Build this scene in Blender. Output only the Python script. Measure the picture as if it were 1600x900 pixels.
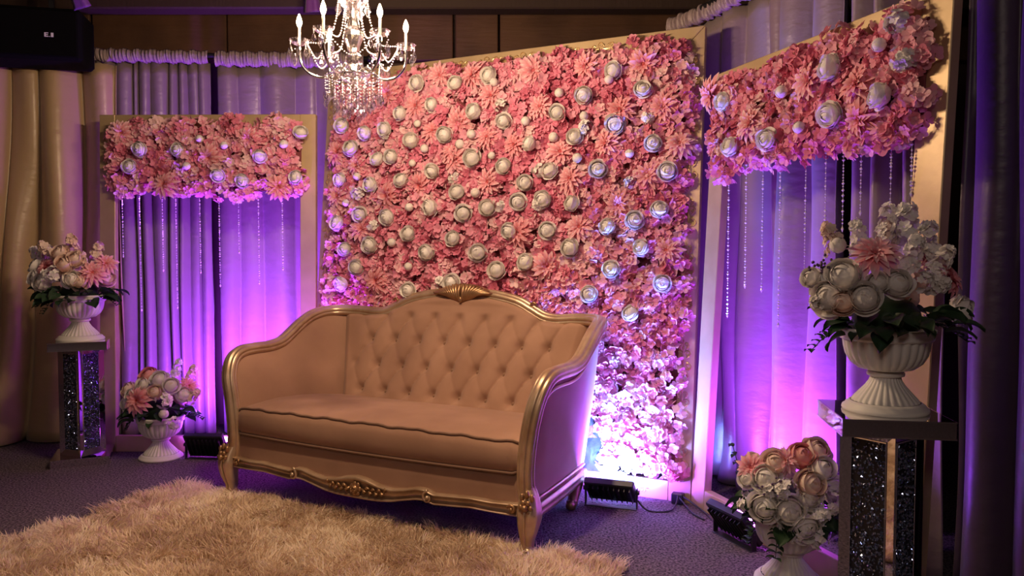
import bpy, math, random
import numpy as np
from mathutils import Matrix, Vector

R = math.radians
PI = math.pi
rng = np.random.default_rng(7)
random.seed(7)
for o in list(bpy.data.objects):
    bpy.data.objects.remove(o, do_unlink=True)
SC = bpy.context.scene
COL = SC.collection

# ------------------------------------------------------------------ camera, world, exposure
CAM_H = 1.24
cam = bpy.data.cameras.new('camera')
cam.sensor_width = 36.0
cam.lens = 36.0 * 1200.0 / 1600.0
cam.clip_start = 0.05
camo = bpy.data.objects.new('camera', cam)
COL.objects.link(camo)
camo.location = (0, 0, CAM_H)
camo.rotation_euler = (PI / 2 - math.atan(50 / 1200.0), 0, 0)
SC.camera = camo

w = bpy.data.worlds.new('world')
SC.world = w
w.use_nodes = True
w.node_tree.nodes['Background'].inputs[0].default_value = (0.5, 0.42, 0.4, 1)
w.node_tree.nodes['Background'].inputs[1].default_value = 0.02

SC.view_settings.view_transform = 'Standard'
SC.view_settings.look = 'None'
SC.view_settings.gamma = 1
SC.view_settings.use_curve_mapping = False
SC.view_settings.exposure = 0.0
SC.cycles.use_denoising = True
SC.cycles.max_bounces = 8
SC.cycles.sample_clamp_indirect = 6.0

BULB_W = 17.0          # each chandelier candle bulb
ROOM_W = 30.0         # the hall's dim ceiling lamp behind the camera
FLOOD = {'left': (44.0, (0.30, 0.045, 1.0), 130), 'center': (34.0, (0.08, 0.48, 1.0), 130),
         'right': (50.0, (0.30, 0.045, 1.0), 130), 'rear': (80.0, (0.34, 0.07, 1.0), 160)}


def area(name, loc, direction, sx, sy, power, color, spread=PI, parent=None):
    l = bpy.data.lights.new(name, 'AREA')
    l.shape = 'RECTANGLE'; l.size = sx; l.size_y = sy
    l.energy = power; l.color = color; l.spread = spread
    o = bpy.data.objects.new(name, l); COL.objects.link(o)
    o.location = loc
    o.rotation_euler = Vector(direction).to_track_quat('-Z', 'Y').to_euler()
    o.parent = parent
    return o


sp = bpy.data.lights.new('rug_fill_spot', 'SPOT')       # added warm spot without a fixture, brightens rug and sofa
sp.energy = 190.0; sp.color = (1.0, 0.69, 0.42); sp.spot_size = R(78); sp.spot_blend = 0.9; sp.shadow_soft_size = 0.06
spo = bpy.data.objects.new('rug_fill_spot', sp); COL.objects.link(spo)
spo.location = (-0.35, 2.55, 2.96)
spo.rotation_euler = (Vector((-0.45, 3.25, 0.2)) - Vector((-0.35, 2.55, 2.96))).to_track_quat('-Z', 'Y').to_euler()
area('hall_lamp', (-0.8, -1.2, 2.9), (0.0, 0.45, -1), 1.0, 1.0, ROOM_W, (1.0, 0.80, 0.68))


# ------------------------------------------------------------------ helpers
def lerp(a, b, t):
    return a + (b - a) * t


def new_obj(name, mesh, parent=None):
    o = bpy.data.objects.new(name, mesh)
    COL.objects.link(o)
    o.parent = parent
    return o


def tag(o, label=None, cat=None, group=None, kind=None):
    if label: o['label'] = label
    if cat: o['category'] = cat
    if group: o['group'] = group
    if kind: o['kind'] = kind
    return o


def empty(name, loc=(0, 0, 0), rz=0.0, label=None, cat=None, group=None):
    o = bpy.data.objects.new(name, None)
    COL.objects.link(o)
    o.location = loc
    o.rotation_euler = (0, 0, rz)
    o.empty_display_size = 0.05
    return tag(o, label, cat, group)


def copy_tree(o, parent=None):
    c = o.copy(); COL.objects.link(c); c.parent = parent
    for ch in list(o.children):
        copy_tree(ch, c)
    return c


class MB:
    """collects vertices and faces of one mesh"""
    def __init__(s):
        s.v = []; s.f = []; s.t = []

    def add(s, V, F, tint=0.5, M=None):
        b = len(s.v)
        for p in V:
            if M is not None:
                p = M @ Vector(p)
            s.v.append((float(p[0]), float(p[1]), float(p[2])))
        s.f.extend([tuple(b + i for i in f) for f in F])
        if np.isscalar(tint):
            s.t.extend([float(tint)] * len(V))
        else:
            s.t.extend([float(x) for x in tint])
        return s

    def mesh(s, name, mat, smooth=False):
        m = bpy.data.meshes.new(name)
        m.from_pydata(s.v, [], s.f)
        a = m.attributes.new('tint', 'FLOAT', 'POINT')
        a.data.foreach_set('value', np.array(s.t, dtype=np.float32))
        if mat: m.materials.append(mat)
        if smooth:
            m.polygons.foreach_set('use_smooth', [True] * len(m.polygons))
        m.update()
        return m

    def build(s, name, mat, parent=None, smooth=False, loc=None):
        o = new_obj(name, s.mesh(name, mat, smooth), parent)
        if loc is not None: o.location = loc
        return o


def np_mesh(name, V, Q, tint, mat, smooth=False):
    """fast mesh from arrays: V (n,3), Q (m,k)"""
    m = bpy.data.meshes.new(name)
    V = np.asarray(V, np.float32); Q = np.asarray(Q, np.int32)
    k = Q.shape[1]
    m.vertices.add(len(V)); m.vertices.foreach_set('co', V.ravel())
    m.loops.add(Q.size); m.loops.foreach_set('vertex_index', Q.ravel())
    m.polygons.add(len(Q))
    m.polygons.foreach_set('loop_start', np.arange(0, Q.size, k, dtype=np.int32))
    m.polygons.foreach_set('loop_total', np.full(len(Q), k, np.int32))
    if smooth:
        m.polygons.foreach_set('use_smooth', np.ones(len(Q), bool))
    a = m.attributes.new('tint', 'FLOAT', 'POINT')
    a.data.foreach_set('value', np.asarray(tint, np.float32))
    m.materials.append(mat)
    m.update(calc_edges=True)
    m.validate()
    return m


def grid_faces(nu, nv, closed_u=False, off=0):
    F = []
    for i in range(nu if closed_u else nu - 1):
        for j in range(nv - 1):
            a = i * nv + j; b = ((i + 1) % nu) * nv + j
            F.append((off + a, off + b, off + b + 1, off + a + 1))
    return F


def add_grid(mb, P, closed_u=False, tint=0.5, flip=False):
    nu, nv = len(P), len(P[0])
    F = grid_faces(nu, nv, closed_u)
    if flip: F = [f[::-1] for f in F]
    mb.add([p for row in P for p in row], F, tint)


def add_box(mb, x0, x1, y0, y1, z0, z1, c=0.0, M=None, tint=0.5):
    if c <= 0:
        V = [(x, y, z) for x in (x0, x1) for y in (y0, y1) for z in (z0, z1)]
        F = [(0, 1, 3, 2), (4, 6, 7, 5), (0, 4, 5, 1), (2, 3, 7, 6), (0, 2, 6, 4), (1, 5, 7, 3)]
        mb.add(V, F, tint, M); return mb
    V = []; idx = {}
    lo = (x0, y0, z0); hi = (x1, y1, z1)
    for sx in (0, 1):
        for sy in (0, 1):
            for sz in (0, 1):
                s = (sx, sy, sz)
                for ax in range(3):
                    p = []
                    for k in range(3):
                        e = hi[k] if s[k] else lo[k]
                        if k != ax: e += (-c if s[k] else c)
                        p.append(e)
                    idx[(s, ax)] = len(V); V.append(p)
    F = []
    for ax in range(3):
        b, d = [(1, 2), (2, 0), (0, 1)][ax]
        for side in (0, 1):
            q = []
            for (i, j) in ((0, 0), (1, 0), (1, 1), (0, 1)):
                s = [0, 0, 0]; s[ax] = side; s[b] = i; s[d] = j
                q.append(idx[(tuple(s), ax)])
            F.append(tuple(q if side else q[::-1]))
    for ax in range(3):
        b, d = [(1, 2), (2, 0), (0, 1)][ax]
        for i in (0, 1):
            for j in (0, 1):
                s0 = [0, 0, 0]; s1 = [0, 0, 0]
                s0[b] = s1[b] = i; s0[d] = s1[d] = j; s1[ax] = 1
                s0, s1 = tuple(s0), tuple(s1)
                q = [idx[(s0, b)], idx[(s1, b)], idx[(s1, d)], idx[(s0, d)]]
                if (i == j): q = q[::-1]
                F.append(tuple(q[::-1]))
    for s in [(a, b, d) for a in (0, 1) for b in (0, 1) for d in (0, 1)]:
        q = (idx[(s, 0)], idx[(s, 1)], idx[(s, 2)])
        if (sum(s) % 2) == 0: q = q[::-1]
        F.append(q)
    mb.add(V, F, tint, M)
    return mb


def add_lathe(mb, prof, n=32, M=None, tint=0.5, mod=None, cap=True):
    """prof: (r, z) from bottom to top; mod(k_index, angle) scales r"""
    V = []
    for i in range(n):
        a = 2 * PI * i / n
        for j, (r, z) in enumerate(prof):
            rr = r * (mod(j, a) if mod else 1.0)
            V.append((rr * math.cos(a), rr * math.sin(a), z))
    F = grid_faces(n, len(prof), True)
    m = len(prof)
    if cap:
        if prof[0][0] > 1e-5: F.append(tuple(i * m for i in range(n))[::-1])
        if prof[-1][0] > 1e-5: F.append(tuple(i * m + m - 1 for i in range(n)))
    mb.add(V, F, tint, M)
    return mb


def catmull(pts, n):
    P = np.array(pts, float)
    P = np.vstack([2 * P[0] - P[1], P, 2 * P[-1] - P[-2]])
    out = []
    segs = len(P) - 3
    for k in range(n):
        t = k / (n - 1) * segs
        i = min(int(t), segs - 1); t -= i
        p0, p1, p2, p3 = P[i:i + 4]
        out.append(0.5 * ((2 * p1) + (-p0 + p2) * t + (2 * p0 - 5 * p1 + 4 * p2 - p3) * t * t + (-p0 + 3 * p1 - 3 * p2 + p3) * t ** 3))
    return np.array(out)


def add_sweep(mb, path, prof, scale=None, normal=(0, 0, 1), tint=0.5, cap=True, closed=False):
    """sweep a closed 2D profile along a path with a parallel-transported frame"""
    P = np.array(path, float)
    T = np.gradient(P, axis=0)
    T /= np.linalg.norm(T, axis=1)[:, None] + 1e-12
    N = np.array(normal, float)
    rows = []
    for i in range(len(P)):
        N = N - T[i] * (N @ T[i])
        if np.linalg.norm(N) < 1e-5:
            N = np.cross(T[i], (1, 0.3, 0.2))
        N /= np.linalg.norm(N)
        B = np.cross(T[i], N)
        s = 1.0 if scale is None else scale[i]
        rows.append([P[i] + s * (a * N + b * B) for a, b in prof])
    nv = len(prof)
    V = [p for r in rows for p in r]
    F = []
    for i in range(len(rows) - 1):
        for j in range(nv):
            a = i * nv + j; b = i * nv + (j + 1) % nv
            F.append((a, b, b + nv, a + nv))
    if cap:
        F.append(tuple(range(nv))[::-1])
        F.append(tuple((len(rows) - 1) * nv + j for j in range(nv)))
    mb.add(V, F, tint)
    return mb


def circ(r, n=8, ry=None):
    return [(r * math.cos(2 * PI * k / n), (ry or r) * math.sin(2 * PI * k / n)) for k in range(n)]


def add_tube(mb, path, r, n=8, tint=0.5, normal=(0.1, 0.2, 1)):
    if np.isscalar(r):
        return add_sweep(mb, path, circ(r, n), None, normal, tint)
    return add_sweep(mb, path, circ(1.0, n), list(r), normal, tint)


def lobed(a, b, lobes=6, amp=0.13, n=30):
    out = []
    for k in range(n):
        t = 2 * PI * k / n
        m = 1 - amp * (0.5 + 0.5 * math.cos(lobes * t)) ** 6 * 1.6
        out.append((a * math.cos(t) * m, b * math.sin(t) * m))
    return out


def add_ball(mb, c, r, n=8, m=5, sq=(1, 1, 1), tint=0.5):
    V = [(c[0], c[1], c[2] - r * sq[2])]
    for j in range(1, m):
        th = PI * j / m
        for i in range(n):
            a = 2 * PI * i / n
            V.append((c[0] + r * sq[0] * math.sin(th) * math.cos(a), c[1] + r * sq[1] * math.sin(th) * math.sin(a), c[2] - r * sq[2] * math.cos(th)))
    V.append((c[0], c[1], c[2] + r * sq[2]))
    F = []
    for i in range(n):
        F.append((0, 1 + (i + 1) % n, 1 + i))
        for j in range(m - 2):
            a = 1 + j * n + i; b = 1 + j * n + (i + 1) % n
            F.append((a, b, b + n, a + n))
        F.append((1 + (m - 2) * n + i, 1 + (m - 2) * n + (i + 1) % n, len(V) - 1))
    mb.add(V, F, tint)


def add_octa(mb, c, rx, rz, tint=0.5):
    x, y, z = c
    V = [(x + rx, y, z), (x, y + rx, z), (x - rx, y, z), (x, y - rx, z), (x, y, z + rz), (x, y, z - rz)]
    mb.add(V, [(0, 1, 4), (1, 2, 4), (2, 3, 4), (3, 0, 4), (1, 0, 5), (2, 1, 5), (3, 2, 5), (0, 3, 5)], tint)


# ------------------------------------------------------------------ materials
def nt(name):
    m = bpy.data.materials.new(name)
    m.use_nodes = True
    n = m.node_tree
    return m, n, n.nodes['Principled BSDF']


def noise_bump(n, b, scale, strength, dist=0.01, detail=4, stretch=None):
    tc = n.nodes.new('ShaderNodeTexCoord')
    no = n.nodes.new('ShaderNodeTexNoise')
    no.inputs['Scale'].default_value = scale
    no.inputs['Detail'].default_value = detail
    src = tc.outputs['Object']
    if stretch:
        mp = n.nodes.new('ShaderNodeMapping')
        mp.inputs['Scale'].default_value = stretch
        n.links.new(src, mp.inputs[0]); src = mp.outputs[0]
    n.links.new(src, no.inputs['Vector'])
    bu = n.nodes.new('ShaderNodeBump')
    bu.inputs['Strength'].default_value = strength
    bu.inputs['Distance'].default_value = dist
    n.links.new(no.outputs['Fac'], bu.inputs['Height'])
    n.links.new(bu.outputs[0], b.inputs['Normal'])
    return no


def ramp(n, fac, cols):
    r = n.nodes.new('ShaderNodeValToRGB')
    els = r.color_ramp.elements
    while len(els) < len(cols): els.new(0.5)
    for e, (p, c) in zip(els, cols):
        e.position = p; e.color = (*c, 1)
    n.links.new(fac, r.inputs[0])
    return r


def simple(name, col, rough=0.5, metal=0.0, spec=0.5, bump=None, var=None, sheen=0.0, coat=0.0):
    m, n, b = nt(name)
    b.inputs['Base Color'].default_value = (*col, 1)
    b.inputs['Roughness'].default_value = rough
    b.inputs['Metallic'].default_value = metal
    b.inputs['Specular IOR Level'].default_value = spec
    if sheen: b.inputs['Sheen Weight'].default_value = sheen
    if coat: b.inputs['Coat Weight'].default_value = coat
    if bump:
        noise_bump(n, b, *bump)
    if var:
        tc = n.nodes.new('ShaderNodeTexCoord')
        no = n.nodes.new('ShaderNodeTexNoise')
        no.inputs['Scale'].default_value = var[0]
        no.inputs['Detail'].default_value = 5
        n.links.new(tc.outputs['Object'], no.inputs['Vector'])
        r = ramp(n, no.outputs['Fac'], [(0.35, var[1]), (0.65, col)])
        n.links.new(r.outputs[0], b.inputs['Base Color'])
    return m


def petal_mat(name, cols, rough=0.65, trans=0.2):
    """colour runs with the petal's own 'tint' attribute"""
    m, n, b = nt(name)
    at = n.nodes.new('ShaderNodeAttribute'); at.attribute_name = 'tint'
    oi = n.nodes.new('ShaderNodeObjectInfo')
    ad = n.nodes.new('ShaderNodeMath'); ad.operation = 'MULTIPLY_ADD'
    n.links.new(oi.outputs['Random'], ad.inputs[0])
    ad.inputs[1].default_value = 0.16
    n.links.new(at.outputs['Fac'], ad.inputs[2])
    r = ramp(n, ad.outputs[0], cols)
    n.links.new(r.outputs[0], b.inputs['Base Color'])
    b.inputs['Roughness'].default_value = rough
    b.inputs['Specular IOR Level'].default_value = 0.25
    tr = n.nodes.new('ShaderNodeBsdfTranslucent')
    n.links.new(r.outputs[0], tr.inputs[0])
    mx = n.nodes.new('ShaderNodeMixShader'); mx.inputs[0].default_value = trans
    n.links.new(b.outputs[0], mx.inputs[1]); n.links.new(tr.outputs[0], mx.inputs[2])
    n.links.new(mx.outputs[0], n.nodes['Material Output'].inputs[0])
    return m


def emit(name, col, s):
    m, n, b = nt(name)
    b.inputs['Base Color'].default_value = (*col, 1)
    b.inputs['Emission Color'].default_value = (*col, 1)
    b.inputs['Emission Strength'].default_value = s
    return m


def thin_crystal(name, tint, lo=0.16, hi=0.8):
    """cut crystal: light passes straight through, the facets mirror more towards their edges"""
    m, n, b = nt(name)
    n.nodes.remove(b)
    tr = n.nodes.new('ShaderNodeBsdfTransparent'); tr.inputs[0].default_value = (*tint, 1)
    gl = n.nodes.new('ShaderNodeBsdfGlossy'); gl.inputs['Roughness'].default_value = 0.12
    gl.inputs[0].default_value = (0.95, 0.93, 0.95, 1)
    lw = n.nodes.new('ShaderNodeLayerWeight'); lw.inputs[0].default_value = 0.45
    mr = n.nodes.new('ShaderNodeMapRange'); mr.inputs[3].default_value = lo; mr.inputs[4].default_value = hi
    n.links.new(lw.outputs['Facing'], mr.inputs[0])
    mx = n.nodes.new('ShaderNodeMixShader')
    n.links.new(mr.outputs[0], mx.inputs[0]); n.links.new(tr.outputs[0], mx.inputs[1]); n.links.new(gl.outputs[0], mx.inputs[2])
    n.links.new(mx.outputs[0], n.nodes['Material Output'].inputs[0])
    return m


M = {}
M['gold_board'] = simple('gold_board', (0.62, 0.475, 0.28), 0.45, 0.4, bump=(30, 0.15, 0.004, 5, (1, 1, 1)), var=(5, (0.52, 0.385, 0.22)))
M['gold_motif'] = simple('gold_motif', (0.70, 0.50, 0.26), 0.34, 0.75)
M['sofa_gold'] = simple('sofa_gold', (0.66, 0.50, 0.36), 0.36, 0.65, bump=(60, 0.12, 0.003), var=(9, (0.46, 0.31, 0.20)))
M['sofa_gold_dark'] = simple('sofa_gold_dark', (0.46, 0.28, 0.15), 0.38, 0.7, bump=(60, 0.12, 0.003), var=(12, (0.30, 0.17, 0.09)))
M['velvet'] = simple('velvet', (0.37, 0.215, 0.15), 0.8, 0, 0.2, bump=(9, 0.10, 0.02), var=(4, (0.31, 0.175, 0.12)), sheen=0.12)
M['piping'] = simple('piping', (0.20, 0.11, 0.075), 0.7, 0, 0.3, sheen=0.2)
M['button'] = simple('button', (0.22, 0.12, 0.075), 0.7, 0, 0.3, sheen=0.3)
M['satin_tan'] = simple('satin_tan', (0.50, 0.36, 0.21), 0.36, 0, 0.6, bump=(7, 0.25, 0.02, 3, (1, 1, 2.2)), sheen=0.15)
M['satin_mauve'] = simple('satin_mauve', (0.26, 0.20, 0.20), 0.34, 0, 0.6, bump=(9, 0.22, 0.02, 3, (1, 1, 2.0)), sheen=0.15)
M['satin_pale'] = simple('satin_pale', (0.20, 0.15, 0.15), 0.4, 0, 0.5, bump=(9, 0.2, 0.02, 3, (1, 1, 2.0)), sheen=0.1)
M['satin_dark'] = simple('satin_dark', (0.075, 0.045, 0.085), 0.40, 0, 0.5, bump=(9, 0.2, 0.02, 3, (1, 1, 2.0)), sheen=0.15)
M['header'] = simple('header', (0.36, 0.28, 0.28), 0.35, 0, 0.6, bump=(40, 0.4, 0.02))
M['black_cloth'] = simple('black_cloth', (0.03, 0.028, 0.035), 0.5, 0, 0.5, bump=(8, 0.5, 0.05))
M['rose_backing'] = simple('rose_backing', (0.20, 0.05, 0.06), 0.9, bump=(60, 0.6, 0.02))
M['black'] = simple('black', (0.012, 0.012, 0.014), 0.45, 0, 0.5)
M['speaker_black'] = simple('speaker_black', (0.004, 0.004, 0.005), 0.9, 0, 0.1)
M['black_rubber'] = simple('black_rubber', (0.02, 0.02, 0.022), 0.6)
M['mirror'] = simple('mirror', (0.80, 0.78, 0.78), 0.03, 1.0)
M['mirror_edge'] = simple('mirror_edge', (0.92, 0.92, 0.95), 0.08, 1.0)
M['gem'] = simple('gem', (0.36, 0.43, 0.66), 0.10, 0.85)
M['gem_bed'] = simple('gem_bed', (0.03, 0.03, 0.04), 0.3, 0.5)
M['urn'] = simple('urn', (0.78, 0.76, 0.73), 0.45, 0, 0.4, bump=(40, 0.08, 0.004))
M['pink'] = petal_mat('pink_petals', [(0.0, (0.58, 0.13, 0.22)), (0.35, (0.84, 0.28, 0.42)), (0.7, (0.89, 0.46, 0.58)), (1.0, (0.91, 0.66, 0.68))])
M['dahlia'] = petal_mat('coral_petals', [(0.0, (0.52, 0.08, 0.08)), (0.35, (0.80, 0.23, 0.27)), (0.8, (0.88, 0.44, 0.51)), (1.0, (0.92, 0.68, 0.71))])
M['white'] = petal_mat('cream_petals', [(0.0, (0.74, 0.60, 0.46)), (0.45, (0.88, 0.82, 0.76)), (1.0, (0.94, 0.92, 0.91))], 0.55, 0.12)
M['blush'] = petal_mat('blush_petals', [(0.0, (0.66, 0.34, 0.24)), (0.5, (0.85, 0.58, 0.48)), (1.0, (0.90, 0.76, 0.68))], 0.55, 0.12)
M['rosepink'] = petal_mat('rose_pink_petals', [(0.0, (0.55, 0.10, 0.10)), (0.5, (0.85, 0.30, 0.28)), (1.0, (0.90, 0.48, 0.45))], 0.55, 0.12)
M['leaf'] = petal_mat('leaf_green', [(0.0, (0.012, 0.03, 0.014)), (1.0, (0.035, 0.075, 0.035))], 0.45, 0.1)
M['stem'] = simple('stem', (0.04, 0.07, 0.03), 0.6)
M['berry'] = simple('berry', (0.09, 0.05, 0.12), 0.35)
M['crystal'] = thin_crystal('crystal', (0.94, 0.92, 0.95))
M['crystal_column'] = thin_crystal('crystal_column', (0.95, 0.92, 0.90), 0.42, 0.95)
M['crystal_bead'] = simple('crystal_bead', (0.88, 0.86, 0.92), 0.12, 0.25, 0.9)
M['chrome'] = simple('chrome', (0.80, 0.78, 0.80), 0.08, 1.0)
M['candle'] = simple('candle', (0.85, 0.80, 0.70), 0.3)
M['bulb'] = emit('bulb', (1.0, 0.80, 0.45), 22.0)
M['wood'] = simple('wood', (0.15, 0.075, 0.042), 0.6, 0, 0.3, bump=(6, 0.3, 0.01, 6, (1, 8, 8)), var=(3, (0.09, 0.045, 0.027)))
M['ceiling'] = simple('ceiling', (0.045, 0.024, 0.018), 0.7, bump=(6, 0.3, 0.01, 6, (8, 1, 1)))
M['wall'] = simple('wall', (0.09, 0.05, 0.045), 0.8, bump=(12, 0.2, 0.01))
M['purple_sash'] = simple('purple_sash', (0.16, 0.04, 0.30), 0.5, sheen=0.3)


def carpet_mat():
    m, n, b = nt('carpet')
    tc = n.nodes.new('ShaderNodeTexCoord')
    no = n.nodes.new('ShaderNodeTexNoise'); no.inputs['Scale'].default_value = 95; no.inputs['Detail'].default_value = 3
    n.links.new(tc.outputs['Object'], no.inputs['Vector'])
    r = ramp(n, no.outputs['Fac'], [(0.36, (0.035, 0.028, 0.038)), (0.62, (0.21, 0.165, 0.19))])
    n.links.new(r.outputs[0], b.inputs['Base Color'])
    b.inputs['Roughness'].default_value = 0.95
    b.inputs['Specular IOR Level'].default_value = 0.1
    bu = n.nodes.new('ShaderNodeBump'); bu.inputs['Strength'].default_value = 0.9; bu.inputs['Distance'].default_value = 0.012
    n.links.new(no.outputs['Fac'], bu.inputs['Height']); n.links.new(bu.outputs[0], b.inputs['Normal'])
    return m


def fur_mat():
    m, n, b = nt('shag_pile')
    at = n.nodes.new('ShaderNodeAttribute'); at.attribute_name = 'tint'
    r = ramp(n, at.outputs['Fac'], [(0.0, (0.60, 0.43, 0.30)), (0.5, (0.88, 0.71, 0.53)), (1.0, (0.97, 0.87, 0.72))])
    n.links.new(r.outputs[0], b.inputs['Base Color'])
    b.inputs['Roughness'].default_value = 0.55
    b.inputs['Specular IOR Level'].default_value = 0.4
    tr = n.nodes.new('ShaderNodeBsdfTranslucent'); n.links.new(r.outputs[0], tr.inputs[0])
    mx = n.nodes.new('ShaderNodeMixShader'); mx.inputs[0].default_value = 0.38
    n.links.new(b.outputs[0], mx.inputs[1]); n.links.new(tr.outputs[0], mx.inputs[2])
    n.links.new(mx.outputs[0], n.nodes['Material Output'].inputs[0])
    return m


M['carpet'] = carpet_mat()
M['fur'] = fur_mat()


# ------------------------------------------------------------------ the room
def struct(o, label):
    return tag(o, label, None, None, 'structure')


X0, X1, Y0, Y1, ZC = -4.6, 3.4, -3.2, 5.62, 2.99
struct(add_box(MB(), X0, X1, Y0, Y1, -0.06, 0.0).build('floor', M['carpet']), 'dark speckled looped carpet floor')
ce = struct(add_box(MB(), X0, X1, Y0, Y1, ZC + 0.03, ZC + 0.1).build('ceiling', M['ceiling']), 'dark brown planked ceiling')
for k in range(11):
    y = Y1 - 0.02 - k * 0.42
    add_box(MB(), X0, X1, y - 0.40, y, ZC, ZC + 0.035, 0.008).build('plank', M['ceiling'], ce)
wb = struct(add_box(MB(), X0, X1, Y1, Y1 + 0.1, 0, ZC + 0.1).build('wall_back', M['wall']), 'dark brown back wall above the drapes')
for k, (xa, xb) in enumerate([(-4.6, -3.0), (-2.98, -2.03), (-2.02, -0.42), (-0.40, -0.10), (-0.085, 1.4), (1.42, 3.4)]):
    add_box(MB(), xa, xb, Y1 - 0.10, Y1, 2.63, 2.96, 0.006).build('board', M['wood'], wb)
struct(add_box(MB(), X0 - 0.1, X0, Y0, Y1, 0, ZC + 0.1).build('wall_left', M['wall']), 'dark side wall behind the tan drape')
struct(add_box(MB(), X1, X1 + 0.1, Y0, Y1, 0, ZC + 0.1).build('wall_right', M['wall']), 'dark side wall behind the violet drapes')
struct(add_box(MB(), X0, X1, Y0 - 0.1, Y0, 0, ZC + 0.1).build('wall_front', simple('wall_warm', (0.30, 0.13, 0.09), 0.8)), 'reddish wall behind the viewer')
bm = add_box(MB(), -4.6, 3.4, 5.10, 5.24, 2.86, 2.985, 0.01)
struct(bm.build('trim_1', M['ceiling']), 'dark ceiling beam above the drapes')


# ------------------------------------------------------------------ drapes
def drape(name, pts, z0, z1, label, mat, folds=8, amp=0.05, seed=1, header=0.0, fan=0.0, flare=0.0, pool=0.0, cat='curtain'):
    r = np.random.default_rng(seed)
    P = np.array(pts, float)
    seg = np.linalg.norm(np.diff(P, axis=0), axis=1)
    L = seg.sum()
    cum = np.concatenate([[0], np.cumsum(seg)])
    n = max(40, int(folds * 22)); nv = 30
    cen = np.sort((np.arange(folds) + r.uniform(-0.32, 0.32, folds)) / folds)
    ph = r.uniform(0, 6.28, 6)
    hgt = r.uniform(0.5, 1.2, folds + 1)
    root = empty(name, (0, 0, 0), 0, label, cat)

    def plan(s):
        s = min(max(s, 0), L)
        k = min(np.searchsorted(cum, s, side='right') - 1, len(seg) - 1)
        t = (s - cum[k]) / seg[k]
        d = (P[k + 1] - P[k]) / seg[k]
        return P[k] + (P[k + 1] - P[k]) * t, np.array([d[1], -d[0]])

    def foldval(u):
        # rounded pleats with tight valleys
        k = int(np.searchsorted(cen, u)); a = cen[k - 1] if k > 0 else cen[0] - 1.0 / folds
        b = cen[k] if k < folds else cen[-1] + 1.0 / folds
        t = (u - a) / max(b - a, 1e-6)
        return hgt[k] * (abs(math.sin(PI * t)) ** 0.62) - 0.45

    rows = []
    for i in range(n):
        u = i / (n - 1)
        col = []
        for j in range(nv):
            v = j / (nv - 1)
            z = lerp(z0, z1, v)
            uu = u + fan * (1 - v) * (1 - v) * (u - 1.0) + 0.006 * math.sin(7 * v + ph[0] + 9 * u)
            g = foldval(min(max(uu, -0.05), 1.05)) if fan == 0 else foldval(u)
            s = (u if fan == 0 else uu) * L
            if fan != 0:
                q, nn = plan(max(s, 0)); q = q + (P[1] - P[0]) / seg[0] * min(s, 0)
            else:
                q, nn = plan(s)
            A = 2.7 * amp * (0.55 + 0.45 * (1 - v)) + amp * flare * (1 - v)
            off = A * (g + 0.25 * math.sin(3 * uu * 6 + 2.1 * v + ph[1]) + 0.10 * math.sin(23 * uu + 5 * v + ph[2]) + 0.05 * math.sin(13 * v + ph[3] + 15 * u))
            off += pool * max(0.0, 1 - v * 12) ** 2 * (0.5 + 0.5 * math.sin(9 * u + ph[4]))
            col.append((q[0] + nn[0] * off, q[1] + nn[1] * off, z))
        rows.append(col)
    mb = MB(); add_grid(mb, rows)
    o = mb.build('cloth', mat, root, True)
    sol = o.modifiers.new('thick', 'SOLIDIFY'); sol.thickness = 0.004; sol.offset = 0
    if header > 0:
        rows = []
        n2 = int(L * 330)
        for i in range(n2):
            u = i / (n2 - 1)
            q, nn = plan(u * L)
            col = []
            for j in range(9):
                v = j / 8.0
                puff = math.sin(PI * v) ** 0.5 * 0.028 + 0.03
                rip = 0.010 * math.sin(u * L * 190 + 3 * math.sin(u * 31 + ph[2]) + v * 1.6) + 0.007 * math.sin(u * L * 330 + ph[4] + 2 * v)
                off = puff + rip
                col.append((q[0] + nn[0] * off, q[1] + nn[1] * off, z1 - 0.012 + header * v + 0.006 * math.sin(u * L * 70 + ph[1])))
            rows.append(col)
        mb = MB(); add_grid(mb, rows)
        o = mb.build('gathered_header', M['header'], root, True)
        sol = o.modifiers.new('thick', 'SOLIDIFY'); sol.thickness = 0.004; sol.offset = 0
    return root


drape('drape', [(-3.86, 4.90), (-2.62, 5.16)], 0.012, 2.50, 'tan satin drape sweeping down beside the tall mirrored pedestal', M['satin_tan'], 6, 0.065, 5, 0.0, fan=0.34, flare=0.5)
drape('drape', [(-2.95, 5.20), (-2.055, 5.28)], 0.012, 2.55, 'mauve satin drape with gathered top behind the small floor bouquet', M['satin_mauve'], 12, 0.036, 11, 0.085)
drape('drape', [(-2.012, 5.30), (-1.02, 5.36)], 0.012, 2.54, 'wide mauve satin drape behind the gap between the left and centre frames', M['satin_mauve'], 6, 0.036, 22, 0.10)
drape('drape', [(0.96, 4.62), (1.13, 4.30), (1.44, 3.30)], 0.012, 2.56, 'violet lit satin drape with long crystal strands in front', M['satin_mauve'], 7, 0.045, 31, 0.09, pool=0.05)
drape('drape', [(1.452, 3.26), (1.598, 2.79)], 0.012, 2.56, 'mauve drape behind the tall white urn bouquet', M['satin_mauve'], 4, 0.05, 44, 0.09)
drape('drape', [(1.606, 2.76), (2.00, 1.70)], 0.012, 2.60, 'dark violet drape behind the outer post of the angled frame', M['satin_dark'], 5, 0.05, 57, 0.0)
drape('drape', [(1.495, 2.12), (1.86, 1.75)], 0.012, 2.60, 'pale pinkish drape edge at the far right of the picture', M['satin_pale'], 4, 0.04, 63, 0.0)


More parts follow.
